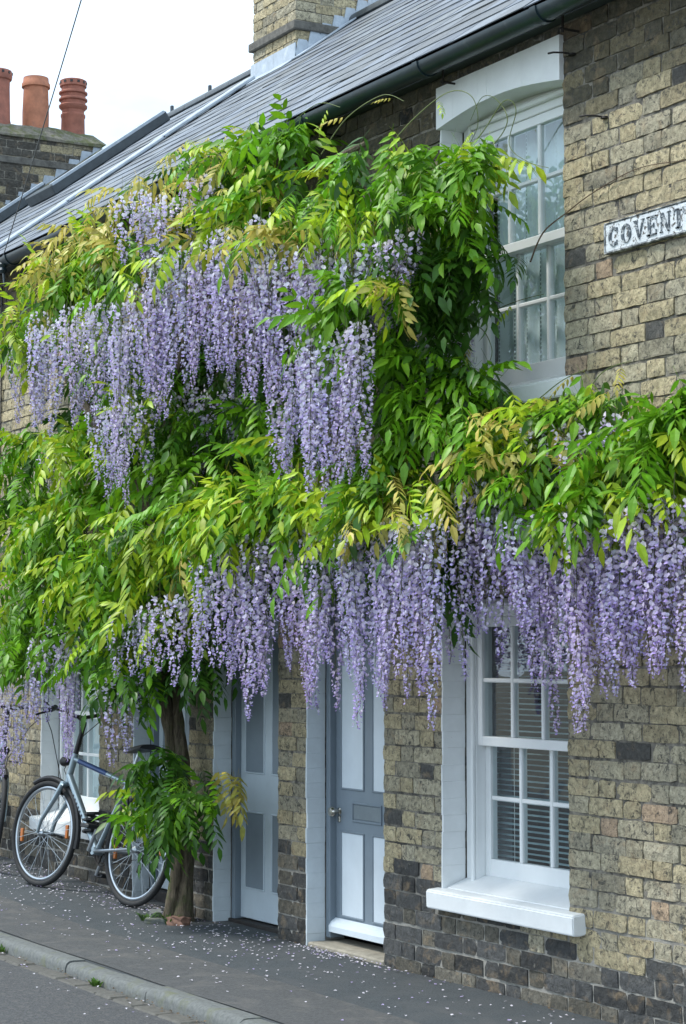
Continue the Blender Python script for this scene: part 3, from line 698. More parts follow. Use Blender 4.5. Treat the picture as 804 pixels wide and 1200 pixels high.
A_ = Vector((-13.46, -.2, 4.31)); B_ = Vector((-9.73, -1.2, 4.927))
pts = [A_.lerp(B_, t*1.9/12) + Vector((0, 0, -.05*math.sin(math.pi*min(1, t/12)))) for t in range(13)]
parent(MB().tube(pts, .0034, 6).build('cable', M_BLACK), wr)
parent(MB().tube([(-13.46, .02, 4.10), (-13.46, -.19, 4.12), (-13.46, -.20, 4.29)], .011, 8).lathe([(.02, 0), (.032, .02), (.022, .04), (.034, .06), (.02, .09)], 12, (-13.46, -.2, 4.19)).build('cable_bracket', M_GUTTER, smooth=True), wr)
dc = MB().tube([(-13.98, -.012, 4.2), (-13.97, -.012, 3.2), (-14.0, -.013, 2.4), (-13.98, -.012, .9)], .006, 6).build('wall_cable', M_BLACK)
tag(dc, 'thin black cable running down the bare brick wall beside the purple racemes', 'cable')

# ---------------------------------------------------------------- bicycle (local: +x forward, z up, y lateral)
def bicycle(front, rear, lean, label, steer):
    f_, r_ = Vector(front), Vector(rear); wb = (f_ - r_).length; d = (f_ - r_).normalized()
    root = empty('bicycle', r_, label, 'bicycle', 'bicycles leaning on the house wall')
    fx = d; up0 = Vector((0, 0, 1)); lat = up0.cross(fx).normalized(); up0 = fx.cross(lat).normalized()
    Mx = Matrix((fx, lat, up0)).transposed().to_4x4() @ Matrix.Rotation(lean, 4, 'X'); Mx.translation = r_
    root.rotation_euler = Mx.to_euler()
    RW = .335; hub_r = Vector((0, 0, RW)); hub_f = Vector((wb, 0, RW))
    def add(m, name, mat, par=None, loc=None, rot=None):
        o = m.build(name, mat, None, smooth=True); o.parent = par or root
        if loc is not None: o.location = loc
        if rot is not None: o.rotation_euler = rot
        return o
    def wheel(loc, rot, cassette):
        w_ = add(MB().torus((0,0,0), RW - .018, .0185, n=56, m=10), 'wheel', M_TYRE, None, loc, rot)
        o = add(MB().torus((0,0,0), RW - .046, .012, n=56, m=8, sx=.9), 'rim', M_CHROME, w_)
        sp = MB()
        for i in range(32):
            a = 2*math.pi*i/32; s = (1 if i % 2 else -1); b = a + (.5 if (i//2) % 2 else -.5)
            sp.tube([(.02*math.cos(b*1.0), s*.03, .02*math.sin(b)), ((RW-.05)*math.cos(a), s*.004, (RW-.05)*math.sin(a))], .0014, 4, False)
        add(sp, 'spokes', M_CHROME, w_)
        add(MB().tube([(0,-.05,0),(0,-.032,0),(0,-.03,0),(0,.03,0),(0,.032,0),(0,.05,0)], [.008,.024,.016,.016,.024,.008], 14), 'hub', M_CHROME, w_)
        for a in (-82, 98): add(MB().box(-.042, .042, -.008, .008, -.012, .012, .003, Matrix.Rotation(R(a) , 4, 'Y') @ Matrix.Translation((0, 0, RW - .10)) ), 'reflector', M_ORANGE, w_)
        if cassette:
            c = MB()
            for k, rr in enumerate((.05, .043, .036, .03)): c.tube([(0, -.034 - k*.004, 0), (0, -.0315 - k*.004, 0)], rr, 24)
            add(c, 'cassette', M_IRON, w_)
        return w_
    wheel(hub_r, None, True); 
    bb = Vector((.43, 0, .285)); st = Vector((.19, 0, .76)); ht = Vector((wb - .205, 0, .86)); hb = Vector((wb - .17, 0, .70)); seat = st + Vector((-.05, 0, .15))
    fm = MB().tube([st + Vector((.012, 0, -.045)), ht + Vector((.006, 0, -.035))], .0165, 12).tube([bb, hb + Vector((0, 0, .02))], [.021, .024], 14)
    fm.tube([bb, st], .016, 12).tube([hb, ht], .022, 12).tube([bb + Vector((0,-.034,0)), bb + Vector((0,.034,0))], .024, 14)
    add(fm, 'frame', M_FRAME)
    add(MB().tube([st.lerp(ht, .38) + Vector((.010, 0, -.04)), st.lerp(ht, .9) + Vector((.006, 0, -.037))], .0173, 12), 'top_tube_band', M_BLUEF)
    dt = hb - bb
    for s in (-1, 1):
        for i in range(7):
            p = bb + dt*(.40 + i*.055); q = Matrix.Translation(p + Vector((0, s*.0225, .01))) @ Matrix.Rotation(math.atan2(dt.x, dt.z), 4, 'Y')
            add(MB().box(-.006, .006, -.002, .002, -.009, .006, .001, q), 'decal', M_DECAL)
    sts = MB(); css = MB()
    for s in (-1, 1):
        sts.tube([st + Vector((0, s*.02, -.02)), st + Vector((-.06, s*.045, -.12)), hub_r + Vector((.01, s*.06, .0))], .008, 8)
        css.tube([bb + Vector((-.02, s*.03, 0)), bb + Vector((-.12, s*.05, .01)), hub_r + Vector((0, s*.062, 0))], .010, 8)
    add(sts, 'seat_stays', M_BLACK); add(css, 'chain_stays', M_CHROME)
    # front end, turned with the bars
    axis = (ht - hb).normalized(); fe = bpy.data.objects.new('fork', None)
    Rs = Matrix.Translation(hb) @ Matrix.Rotation(steer, 4, axis) @ Matrix.Translation(-hb)
    T = lambda v: Rs @ Vector(v)
    fk = MB()
    for s in (-1, 1):
        fk.tube([T(hb + Vector((.0, s*.045, -.045))), T(hb + Vector((.035, s*.056, -.13))), T(hub_f + Vector((-.02, s*.056, .08))), T(hub_f + Vector((0, s*.056, 0)))], [.017, .017, .013, .011], 10)
    fk.tube([T(hb + Vector((0, -.05, -.04))), T(hb + Vector((0, .05, -.04)))], .019, 10).tube([T(hb + Vector((0, 0, -.045))), T(hb)], .02, 10)
    fo = add(fk, 'fork', M_FRAME)
    hubp = T(hub_f); wheel(hubp, (Matrix.Rotation(steer, 3, axis)).to_euler(), False)
    mg = MB(); prev = None; pts_ = []
    for i in range(15):
        a = R(20 + 100*i/14); pts_.append(T(hub_f + Vector(((RW + .018)*math.cos(a)*-1 + 0, 0, (RW + .018)*math.sin(a)))))
    add(MB().tube([T(hub_f + Vector(((RW+.016)*math.cos(R(a)), 0, (RW+.016)*math.sin(R(a))))) for a in range(60, 200, 10)], .017, 8), 'mudguard', M_BLACK)
    stem = ht + axis*.05; top = T(ht + axis*.20); fwd = T(ht + axis*.235 + Vector((.07, 0, .0)))
    add(MB().tube([T(ht - axis*.01), T(ht + axis*.03), top, fwd], [.017, .017, .016, .016], 10), 'stem', M_BLACK)
    hbpts = []
    for y_, x_, z_ in ((-.29, -.09, .02), (-.25, -.06, .03), (-.13, -.01, .025), (-.04, .0, 0), (.04, .0, 0), (.13, -.01, .025), (.25, -.06, .03), (.29, -.09, .02)):
        hbpts.append(T(ht + axis*.235 + Vector((.07 + x_, y_, z_))))
    add(MB().tube(hbpts, .0125, 10), 'handlebar', M_BLACK)
    for k, s in ((0, -1), (7, 1)):
        e = hbpts[k]; n_ = hbpts[1 if k == 0 else 6]
        add(MB().tube([n_.lerp(e, -.6), e, e + (e - n_)*.35], .018, 10), 'grip', M_BLACK)
        lv = e.lerp(n_, .9)
        add(MB().tube([lv, lv + Vector((.055, 0, -.02)), lv + Vector((.05, s*.09, -.055))], [.010, .008, .006], 8), 'brake_lever', M_BLACK)
        add(MB().tube([e, e + Vector((.05, s*.01, .03)), e + Vector((.10, -s*.005, .05))], .010, 8), 'bar_end', M_BLACK)
        add(MB().tube([lv, lv + Vector((.13, 0, -.0)), lv + Vector((.17, -s*.12, -.14)), hb + Vector((.10, s*.02, .05)), hb + Vector((.03, s*.03, -.03))], .003, 6), 'brake_cable', M_BLACK)
    add(MB().lathe([(.001, 0), (.02, .0), (.032, .03), (.03, .055), (.001, .06)], 14, (0, 0, 0)), 'front_lamp', M_BLACK, None, T(hb + Vector((.03, 0, .10))), (0, R(90), 0))
    add(MB().box(-.012, .012, -.03, .03, -.02, .02, .004), 'brake_caliper', M_BLACK, None, T(hb + Vector((.04, 0, -.09))))
    # saddle, cranks, chain, lock, lights
    add(MB().tube([st, seat], .0135, 10), 'seat_post', M_CHROME)
    sv = []; sf = []
    for i in range(9):
        t = i/8; x_ = -.14 + .28*t; hw = .078*(1-t)**1.1 + .018; zt = .018*math.cos(t*3) + .01
        for q in range(7):
            a = math.pi*q/6; sv.append((x_, hw*math.cos(a), zt - .028 + .034*math.sin(a)))
    for i in range(8):
        for q in range(6): sf.append((i*7+q, i*7+q+1, i*7+q+8, i*7+q+7))
    sf += [tuple(range(7)), tuple(56+q for q in range(7))]; sf += [(i*7, i*7+7, i*7+13, i*7+6) for i in range(8)]
    add(MB().add(sv, sf), 'saddle', M_BLACK, None, seat + Vector((.01, 0, .025)))
    cw = MB()
    for k, rr in enumerate((.085, .068)): cw.torus((0, -.042 - .006*k, 0), rr, .005, n=30, m=6)
    for i in range(5):
        a = 2*math.pi*i/5; cw.tube([(0, -.045, 0), (.08*math.cos(a), -.043, .08*math.sin(a))], .007, 6)
    add(cw, 'chainring', M_IRON, None, bb)
    for s, a in ((-1, R(-62)), (1, R(118))):
        e = Vector((.168*math.cos(a), s*.075, .168*math.sin(a)))
        c = add(MB().tube([(0, s*.05, 0), (0, s*.062, 0), e], [.014, .014, .010], 8), 'crank', M_CHROME, None, bb)
        add(MB().box(-.045, .045, -.045, .045, -.013, .013, .005), 'pedal', M_BLACK, None, bb + e + Vector((0, s*.055, 0)))
    chn = MB(); n = 40; ring_ = []
    for i in range(n):
        t = i/n
        if t < .25: ring_.append(Vector((bb.x*0 + .0, 0, 0)).lerp(Vector((0,0,0)), 0) + hub_r + Vector((0, -.045, .045)) + (bb + Vector((0, 0, .085)) - hub_r - Vector((0, 0, .045))) * (t/.25))
        elif t < .5: a = R(90 - 180*(t-.25)/.25); ring_.append(bb + Vector((.085*math.cos(a), -.045, .085*math.sin(a))))
        elif t < .75: ring_.append(bb + Vector((0, -.045, -.085)) + (hub_r + Vector((0, 0, -.045)) - bb - Vector((0, 0, -.085))) * ((t-.5)/.25))
        else: a = R(270 - 180*(t-.75)/.25); ring_.append(hub_r + Vector((.045*math.cos(a), -.045, .045*math.sin(a))))
    chn.tube(ring_ + [ring_[0]], .004, 5); add(chn, 'chain', M_IRON)
    add(MB().box(-.012, .012, -.012, .012, -.09, .0, .005), 'derailleur', M_IRON, None, hub_r + Vector((.02, -.055, -.05)), (0, R(-15), 0))
    lk = MB(); lp = bb.lerp(hb, .20) + Vector((.02, 0, .05))
    lk.tube([lp + Vector((.035*math.cos(a*.9), .045*math.sin(a*.9), -.03 + .010*a*.5)) for a in range(0, 26)], .011, 8)
    add(lk, 'coil_lock', M_BLACK)
    return root
ga = lambda X, y: gz(X, y)
bk = bicycle((-12.33, -.35, gz(-12.33, -.35) + .001), (-11.31, -.165, gz(-11.31, -.165) + .001), R(9), 'silver and blue bicycle leaning beside the wisteria trunk', R(4))
bicycle((-13.19, -.36, gz(-13.2, -.36)), (-14.19, -.17, gz(-14.2, -.17)), R(-9), 'second bicycle with only its black front tyre in view', R(-3))

# ---------------------------------------------------------------- wisteria
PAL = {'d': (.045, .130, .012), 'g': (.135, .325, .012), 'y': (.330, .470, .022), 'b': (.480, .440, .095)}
# leaf clumps along the vine: centre x, y, z, half width, half height, leaf colours, density
CLUMPS = [
  (-11.94,-0.45,3.87,0.60,0.24,'yb',1.0), (-12.42,-0.42,3.64,0.42,0.21,'yg',1.0), (-11.40,-0.45,4.05,0.56,0.17,'by',1.0),
  (-10.77,-0.45,4.16,0.51,0.14,'b',1.0), (-11.21,-0.47,3.81,0.62,0.17,'gy',1.0), (-10.76,-0.45,3.88,0.48,0.12,'bg',1.0),
  (-11.57,-0.46,3.73,0.46,0.10,'g',0.7), (-10.19,-0.45,3.95,0.35,0.12,'by',1.0), (-11.05,-0.48,3.41,0.38,0.11,'yg',1.0),
  (-10.93,-0.48,3.19,0.31,0.10,'g',1.0), (-10.62,-0.40,3.12,0.29,0.10,'dg',1.0), (-11.73,-0.45,3.99,0.44,0.14,'by',1.0),
  (-10.06,-0.38,4.24,0.37,0.11,'by',1.0), (-9.65,-0.38,4.08,0.32,0.08,'by',1.0), (-9.40,-0.33,4.21,0.43,0.08,'gy',1.0),
  (-9.10,-0.30,4.20,0.18,0.05,'g',1.0), (-9.49,-0.46,3.88,0.56,0.09,'b',1.0), (-9.96,-0.48,3.76,0.28,0.08,'by',1.0),
  (-9.04,-0.42,3.91,0.53,0.11,'gy',1.0), (-8.48,-0.66,3.52,0.24,0.06,'by',1.0), (-9.20,-0.48,3.76,0.38,0.08,'y',1.0),
  (-8.19,-0.42,3.84,0.54,0.13,'gy',1.0), (-7.65,-0.38,3.69,0.47,0.13,'g',1.0), (-7.39,-0.30,3.67,0.20,0.09,'yg',1.0),
  (-7.71,-0.48,3.50,0.50,0.12,'g',1.0), (-8.49,-0.48,3.69,0.42,0.10,'yg',1.0), (-7.43,-0.30,3.47,0.28,0.13,'g',1.0),
  (-7.44,-0.30,3.24,0.28,0.15,'dg',1.0), (-7.68,-0.36,3.32,0.30,0.15,'dg',1.0), (-8.03,-0.60,3.50,0.34,0.06,'yb',1.0),
  (-7.69,-0.30,3.08,0.31,0.14,'d',1.0), (-7.96,-0.68,3.21,0.19,0.09,'g',1.0), (-8.04,-0.66,3.06,0.19,0.11,'g',1.0),
  (-7.59,-0.64,3.14,0.14,0.05,'by',1.0), (-7.87,-0.38,2.87,0.36,0.14,'g',1.0), (-7.57,-0.30,2.78,0.32,0.11,'gd',1.0),
  (-7.45,-0.26,2.66,0.18,0.08,'g',1.0), (-7.74,-0.42,2.62,0.42,0.14,'g',1.0), (-7.87,-0.47,2.40,0.30,0.12,'g',1.0),
  (-7.39,-0.42,2.51,0.39,0.10,'bg',1.0), (-7.17,-0.26,2.55,0.27,0.07,'by',1.0), (-6.83,-0.26,2.55,0.25,0.08,'yg',1.0),
  (-6.68,-0.22,2.56,0.08,0.05,'g',1.0), (-6.94,-0.32,2.42,0.32,0.09,'yb',1.0), (-7.19,-0.42,2.33,0.32,0.09,'yb',1.0),
  (-6.87,-0.38,2.25,0.29,0.07,'gb',1.0), (-6.76,-0.38,2.14,0.25,0.06,'g',1.0), (-6.49,-0.32,2.30,0.22,0.07,'yg',1.0),
  (-6.34,-0.27,2.38,0.21,0.07,'g',1.0), (-6.13,-0.27,2.30,0.18,0.09,'gy',1.0), (-6.31,-0.38,2.15,0.27,0.07,'yg',1.0),
  (-6.16,-0.22,2.41,0.15,0.08,'g',1.0), (-6.09,-0.32,2.11,0.18,0.05,'yb',1.0), (-6.11,-0.20,2.50,0.07,0.06,'g',1.0),
  (-6.53,-0.38,2.08,0.17,0.04,'yg',1.0), (-6.51,-0.15,2.56,0.14,0.03,'b',0.4), (-12.48,-0.40,2.89,0.58,0.13,'gy',1.0),
  (-12.49,-0.46,2.56,0.61,0.24,'gy',1.0), (-11.51,-0.50,2.80,0.51,0.12,'yg',1.0), (-11.07,-0.52,2.56,0.61,0.19,'yg',1.0),
  (-11.72,-0.52,2.30,0.81,0.23,'yg',1.0), (-12.22,-0.50,1.94,0.62,0.26,'gy',1.0), (-10.96,-0.56,2.01,0.73,0.24,'gy',1.0),
  (-10.26,-0.56,2.22,0.54,0.18,'yg',1.0), (-10.02,-0.52,2.51,0.54,0.13,'g',1.0), (-9.58,-0.57,2.27,0.51,0.15,'gy',1.0),
  (-10.45,-0.52,1.75,0.55,0.18,'gy',1.0), (-11.07,-0.50,1.59,0.58,0.18,'gy',1.0), (-10.66,-0.45,1.47,0.42,0.16,'dg',1.0),
  (-12.26,-0.50,1.59,0.47,0.17,'g',1.0), (-9.70,-0.52,2.01,0.43,0.15,'yb',1.0), (-9.01,-0.60,2.34,0.42,0.11,'gy',1.0),
  (-8.56,-0.60,2.32,0.34,0.08,'gy',1.0), (-9.05,-0.60,2.19,0.45,0.12,'yg',1.0), (-8.56,-0.60,2.19,0.32,0.10,'yb',1.0),
  (-7.92,-0.62,2.21,0.34,0.08,'yg',1.0), (-7.80,-0.56,2.28,0.33,0.09,'gy',1.0), (-7.49,-0.52,2.22,0.31,0.08,'by',1.0),
  (-7.88,-0.60,2.09,0.32,0.09,'yb',1.0), (-8.33,-0.52,1.98,0.18,0.12,'g',1.0), (-7.60,-0.56,2.14,0.28,0.07,'by',1.0),
  (-7.59,-0.30,1.97,0.10,0.21,'d',1.0), (-9.83,-0.36,2.75,0.41,0.13,'dg',1.0), (-10.23,-0.42,2.74,0.44,0.11,'g',1.0),
  (-10.16,-0.55,2.87,0.33,0.08,'yg',1.0), (-9.29,-0.38,2.79,0.36,0.08,'g',1.0), (-8.99,-0.42,2.58,0.25,0.06,'gy',1.0),
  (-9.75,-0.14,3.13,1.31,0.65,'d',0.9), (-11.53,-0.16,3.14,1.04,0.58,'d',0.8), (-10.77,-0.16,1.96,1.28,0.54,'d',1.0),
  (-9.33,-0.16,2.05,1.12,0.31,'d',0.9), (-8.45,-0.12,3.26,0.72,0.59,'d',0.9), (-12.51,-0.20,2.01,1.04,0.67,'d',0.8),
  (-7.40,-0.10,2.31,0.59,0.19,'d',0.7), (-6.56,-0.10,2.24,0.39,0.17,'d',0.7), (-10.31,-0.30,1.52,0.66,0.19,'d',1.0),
  (-10.34,-0.36,0.90,0.37,0.11,'dg',0.9), (-10.50,-0.42,0.71,0.27,0.13,'gy',0.9), (-10.08,-0.40,0.73,0.32,0.14,'dg',0.9),
  (-10.30,-0.40,0.59,0.24,0.07,'dg',0.7), (-10.00,-0.20,0.82,0.09,0.06,'b',0.5), (-9.34,-0.68,3.69,0.30,0.04,'yb',0.5),
  (-8.73,-0.68,3.54,0.27,0.04,'by',0.4), (-9.70,-0.68,3.64,0.23,0.05,'yg',0.5), (-10.29,-0.66,3.58,0.30,0.04,'gy',0.4),
  (-8.81,-0.68,2.13,0.36,0.04,'yg',0.4), (-7.39,-0.68,2.08,0.28,0.03,'by',0.4),]
# groups of flower racemes: x range, top z range, tip z range, how many, distance from the wall
RACEMES = [
  (-12.56,-12.17,3.58,3.44,3.11,2.99,5,-0.42), (-11.45,-10.67,3.59,3.44,3.02,2.84,13,-0.72), (-11.65,-11.29,3.43,3.27,3.01,2.92,3,-0.42),
  (-10.54,-9.84,3.53,3.28,3.00,2.74,13,-0.70), (-10.49,-9.92,2.93,2.81,2.49,2.31,8,-0.74), (-10.27,-9.74,4.06,3.96,3.75,3.59,7,-0.66),
  (-9.92,-9.58,4.11,4.04,3.78,3.69,4,-0.55), (-10.04,-9.43,3.71,3.59,3.04,2.81,11,-0.62), (-9.53,-8.82,3.71,3.59,3.11,2.89,13,-0.62),
  (-9.00,-8.14,3.49,3.39,2.90,2.66,18,-0.62), (-8.85,-8.29,2.97,2.83,2.52,2.37,7,-0.52), (-8.13,-7.50,3.40,3.31,3.18,3.03,12,-0.60),
  (-8.16,-7.65,3.00,2.89,2.47,2.19,13,-0.70), (-8.15,-7.77,3.21,3.16,3.04,2.96,4,-0.42), (-10.17,-9.55,2.97,2.85,2.69,2.57,6,-0.32),
  (-10.44,-10.06,3.08,3.01,2.84,2.74,2,-0.35), (-7.87,-7.62,3.01,2.95,2.83,2.77,4,-0.22), (-12.83,-12.56,1.49,1.35,0.90,0.71,4,-0.42),
  (-12.56,-12.17,1.46,1.35,1.22,1.11,2,-0.42), (-11.90,-11.38,1.75,1.57,1.08,0.85,7,-0.52), (-11.76,-11.57,1.93,1.88,1.70,1.64,1,-0.50),
  (-11.68,-11.52,2.78,2.73,2.55,2.50,1,-0.52), (-10.50,-10.21,1.79,1.71,1.45,1.38,3,-0.60), (-10.73,-10.52,1.44,1.40,0.98,0.93,2,-0.58),
  (-10.03,-9.69,1.88,1.79,1.45,1.33,4,-0.60), (-9.39,-9.05,2.07,1.99,1.47,1.33,6,-0.61), (-9.10,-8.50,2.19,2.05,1.50,1.21,12,-0.61),
  (-8.51,-8.07,2.16,1.99,1.46,1.24,9,-0.56), (-7.98,-7.59,2.14,2.01,1.44,1.24,12,-0.62), (-7.59,-7.16,2.14,2.06,1.54,1.29,12,-0.62),
  (-7.57,-7.49,1.82,1.76,1.52,1.48,1,-0.35), (-7.34,-7.00,2.31,2.17,1.86,1.61,10,-0.38), (-7.06,-6.70,2.16,2.08,1.68,1.42,11,-0.38),
  (-6.70,-6.47,2.16,2.10,1.54,1.42,8,-0.38), (-6.62,-6.52,1.69,1.64,1.28,1.25,2,-0.38), (-6.46,-6.26,2.12,2.05,1.54,1.37,8,-0.38),
  (-6.31,-6.14,2.11,2.04,1.63,1.46,6,-0.34), (-6.18,-5.94,2.16,2.07,1.66,1.41,9,-0.32), (-6.69,-6.06,2.09,2.02,1.79,1.65,5,-0.22),
  (-7.12,-6.87,2.12,2.05,1.55,1.31,3,-0.30), (-7.01,-6.38,2.49,2.42,2.31,2.24,7,-0.32), (-7.56,-6.68,2.13,2.06,1.84,1.70,5,-0.22),]
LR = random.Random(99)
def leaf_geo(L_, pairs, r, base):
    """pinnate leaf: rachis along +x drooping, leaflets hanging either side; returns verts, faces, colours"""
    v = []; f = []; c = []
    droop = r.uniform(.15, .45)
    def rp(t): return Vector((L_*t*(1 - .12*droop*t), 0, -droop*L_*t*t*.7))
    def quadstrip():
        n = 6
        for i in range(n+1):
            p = rp(i/n); w_ = .0022*(1 - .6*i/n)
            v.extend([(p.x, -w_, p.z), (p.x, w_, p.z)]); c.extend([(base[0]*1.1, base[1]*.9, base[2])]*2)
        for i in range(n): f.append((2*i, 2*i+1, 2*i+3, 2*i+2))
    quadstrip()
    def leaflet(o, d, nrm, ln, wd):
        d = d.normalized(); s = d.cross(nrm).normalized(); nrm = s.cross(d).normalized(); b = len(v)
        k = r.uniform(.78, 1.22); hue = r.uniform(-.12, .12)
        col = (base[0]*k*(1 + hue), base[1]*k, base[2]*k); tip = (col[0]*1.15, col[1]*1.05, col[2])
        cv = r.uniform(.05, .30); fo = r.uniform(.10, .30)
        for t, ww in ((.0, .10), (.28, .92), (.62, .78), (1, 0)):
            m_ = o + d*ln*t - nrm*ln*cv*t*t
            if ww == 0: v.append(m_[:]); c.append(tip)
            else:
                v.append((m_ - s*wd*ww + nrm*wd*fo*ww)[:]); v.append(m_[:]); v.append((m_ + s*wd*ww + nrm*wd*fo*ww)[:]); c.extend([col, (col[0]*1.12, col[1]*1.08, col[2]*1.1), col])
        for i in range(2):
            q = b + 3*i; f.extend([(q, q+1, q+4, q+3), (q+1, q+2, q+5, q+4)])
        q = b + 6; f.extend([(q, q+1, q+3), (q+1, q+2, q+3)])
    for k in range(pairs):
        t = .20 + .74*k/(pairs - .4); p = rp(t); e = 1 - abs(t - .55)*.7
        for s in (-1, 1):
            an = R(62 - 26*t + r.uniform(-9, 9)); dr = r.uniform(.25, .75)
            d = Vector((math.cos(an), s*math.sin(an), -dr)); nrm = Vector((-.15, s*dr*.5, 1))
            leaflet(p, d, nrm, L_*.30*e*r.uniform(.85, 1.12), L_*.050*e*r.uniform(.85, 1.15))
    leaflet(rp(1), Vector((1, r.uniform(-.2, .2), -.7)), Vector((.5, 0, 1)), L_*.27, L_*.052)
    return np.array(v, np.float32), f, np.array(c, np.float32)
LG = {p: [leaf_geo(LR.uniform(.92, 1.08), LR.choice((5, 6, 6, 7)), LR, PAL[p]) for _ in range(7)] for p in PAL}
LMESH = {p: [mkmesh('leaf', v, f, M_LEAF, c) for v, f, c in LG[p]] for p in PAL}
wis = empty('wisteria', (-10.62, -.14, gz(-10.62, -.14)), 'old flowering wisteria with hanging lilac racemes climbing over the brick houses', 'climbing plant')
leaves = []
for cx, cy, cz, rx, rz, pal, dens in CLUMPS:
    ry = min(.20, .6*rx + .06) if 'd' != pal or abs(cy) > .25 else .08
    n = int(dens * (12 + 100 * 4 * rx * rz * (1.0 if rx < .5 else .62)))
    for _ in range(n):
        u = LR.gauss(0, 1), LR.gauss(0, 1), LR.gauss(0, 1); l = math.sqrt(sum(a*a for a in u)) or 1; k = LR.random() ** .45
        q = Vector((u[0]/l*k, u[1]/l*k, u[2]/l*k)); p = Vector((cx + q.x*rx, cy + q.y*ry, cz + q.z*rz))
        d = Vector((q.x*1.0 + LR.gauss(.16, .45), q.y*.5 - .30 + LR.gauss(0, .30), q.z*.55 - .38 + LR.gauss(0, .30)))
        if d.y > .35: d.y *= -.5
        d.normalize(); ln = LR.uniform(.24, .40) * (.85 if 'b' in pal else 1)
        b = p - d*ln*.5
        b.y = min(b.y, -.035); tipy = b.y + d.y*ln
        if tipy > -.03: d.y -= (tipy + .03)/ln; d.normalize()
        if b.z + d.z*ln < .12: continue
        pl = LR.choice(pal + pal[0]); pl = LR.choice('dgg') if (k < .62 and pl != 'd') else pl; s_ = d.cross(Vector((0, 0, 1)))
        if s_.length < .05: continue
        s_.normalize(); up = s_.cross(d).normalized(); ro = LR.gauss(0, .38)
        s2 = s_*math.cos(ro) + up*math.sin(ro); up2 = s2.cross(d).normalized()
        if up2.z < 0: up2 = -up2
        yv = up2.cross(d).normalized()
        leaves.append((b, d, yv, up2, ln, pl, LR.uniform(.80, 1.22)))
# the leaves that show largest: near the camera and in front of the rest
CP = cam.location
order = sorted(range(len(leaves)), key=lambda i: -(leaves[i][4] / (leaves[i][0] - CP).length - leaves[i][0].y * .012 + (-.02 if leaves[i][5] == 'd' else 0)))
pick = set(order[:295]); V = []; Cc = []; F = []; nv = 0
pm = world(wis).inverted()
for i, (b, d, yv, up, ln, pl, br) in enumerate(leaves):
    k = LR.randrange(7)
    Mx = Matrix((d, yv, up)).transposed().to_4x4(); Mx.translation = b
    if i in pick:
        o = link(bpy.data.objects.new('leaf', LMESH[pl][k])); o.parent = wis; o.matrix_parent_inverse = pm
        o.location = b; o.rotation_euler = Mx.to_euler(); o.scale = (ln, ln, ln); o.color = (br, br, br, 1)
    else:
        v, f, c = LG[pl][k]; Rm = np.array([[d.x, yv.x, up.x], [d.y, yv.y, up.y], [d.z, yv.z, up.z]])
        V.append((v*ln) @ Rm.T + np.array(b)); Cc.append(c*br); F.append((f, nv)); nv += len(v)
def joined_mesh(name, V, F, Cc, mat):
    V = np.concatenate(V).astype(np.float32); Cc = np.concatenate(Cc).astype(np.float32)
    me = bpy.data.meshes.new(name); loops = []; starts = []; s = 0
    for f, o in F:
        for q in f: starts.append(s); s += len(q); loops.extend([i + o for i in q])
    me.vertices.add(len(V)); me.vertices.foreach_set('co', V.ravel())
    me.loops.add(len(loops)); me.loops.foreach_set('vertex_index', np.array(loops, np.int32))
    me.polygons.add(len(starts)); me.polygons.foreach_set('loop_start', np.array(starts, np.int32))
    a = np.ones((len(V), 4), np.float32); a[:, :3] = Cc
    me.update(calc_edges=True); me.validate()
    at = me.color_attributes.new('Col', 'FLOAT_COLOR', 'POINT'); at.data.foreach_set('color', a.ravel())
    me.materials.append(mat); me.update(); return link(bpy.data.objects.new(name, me))
fo = joined_mesh('foliage', V, F, Cc, M_LEAF); parent(fo, wis); fo['kind'] = 'stuff'

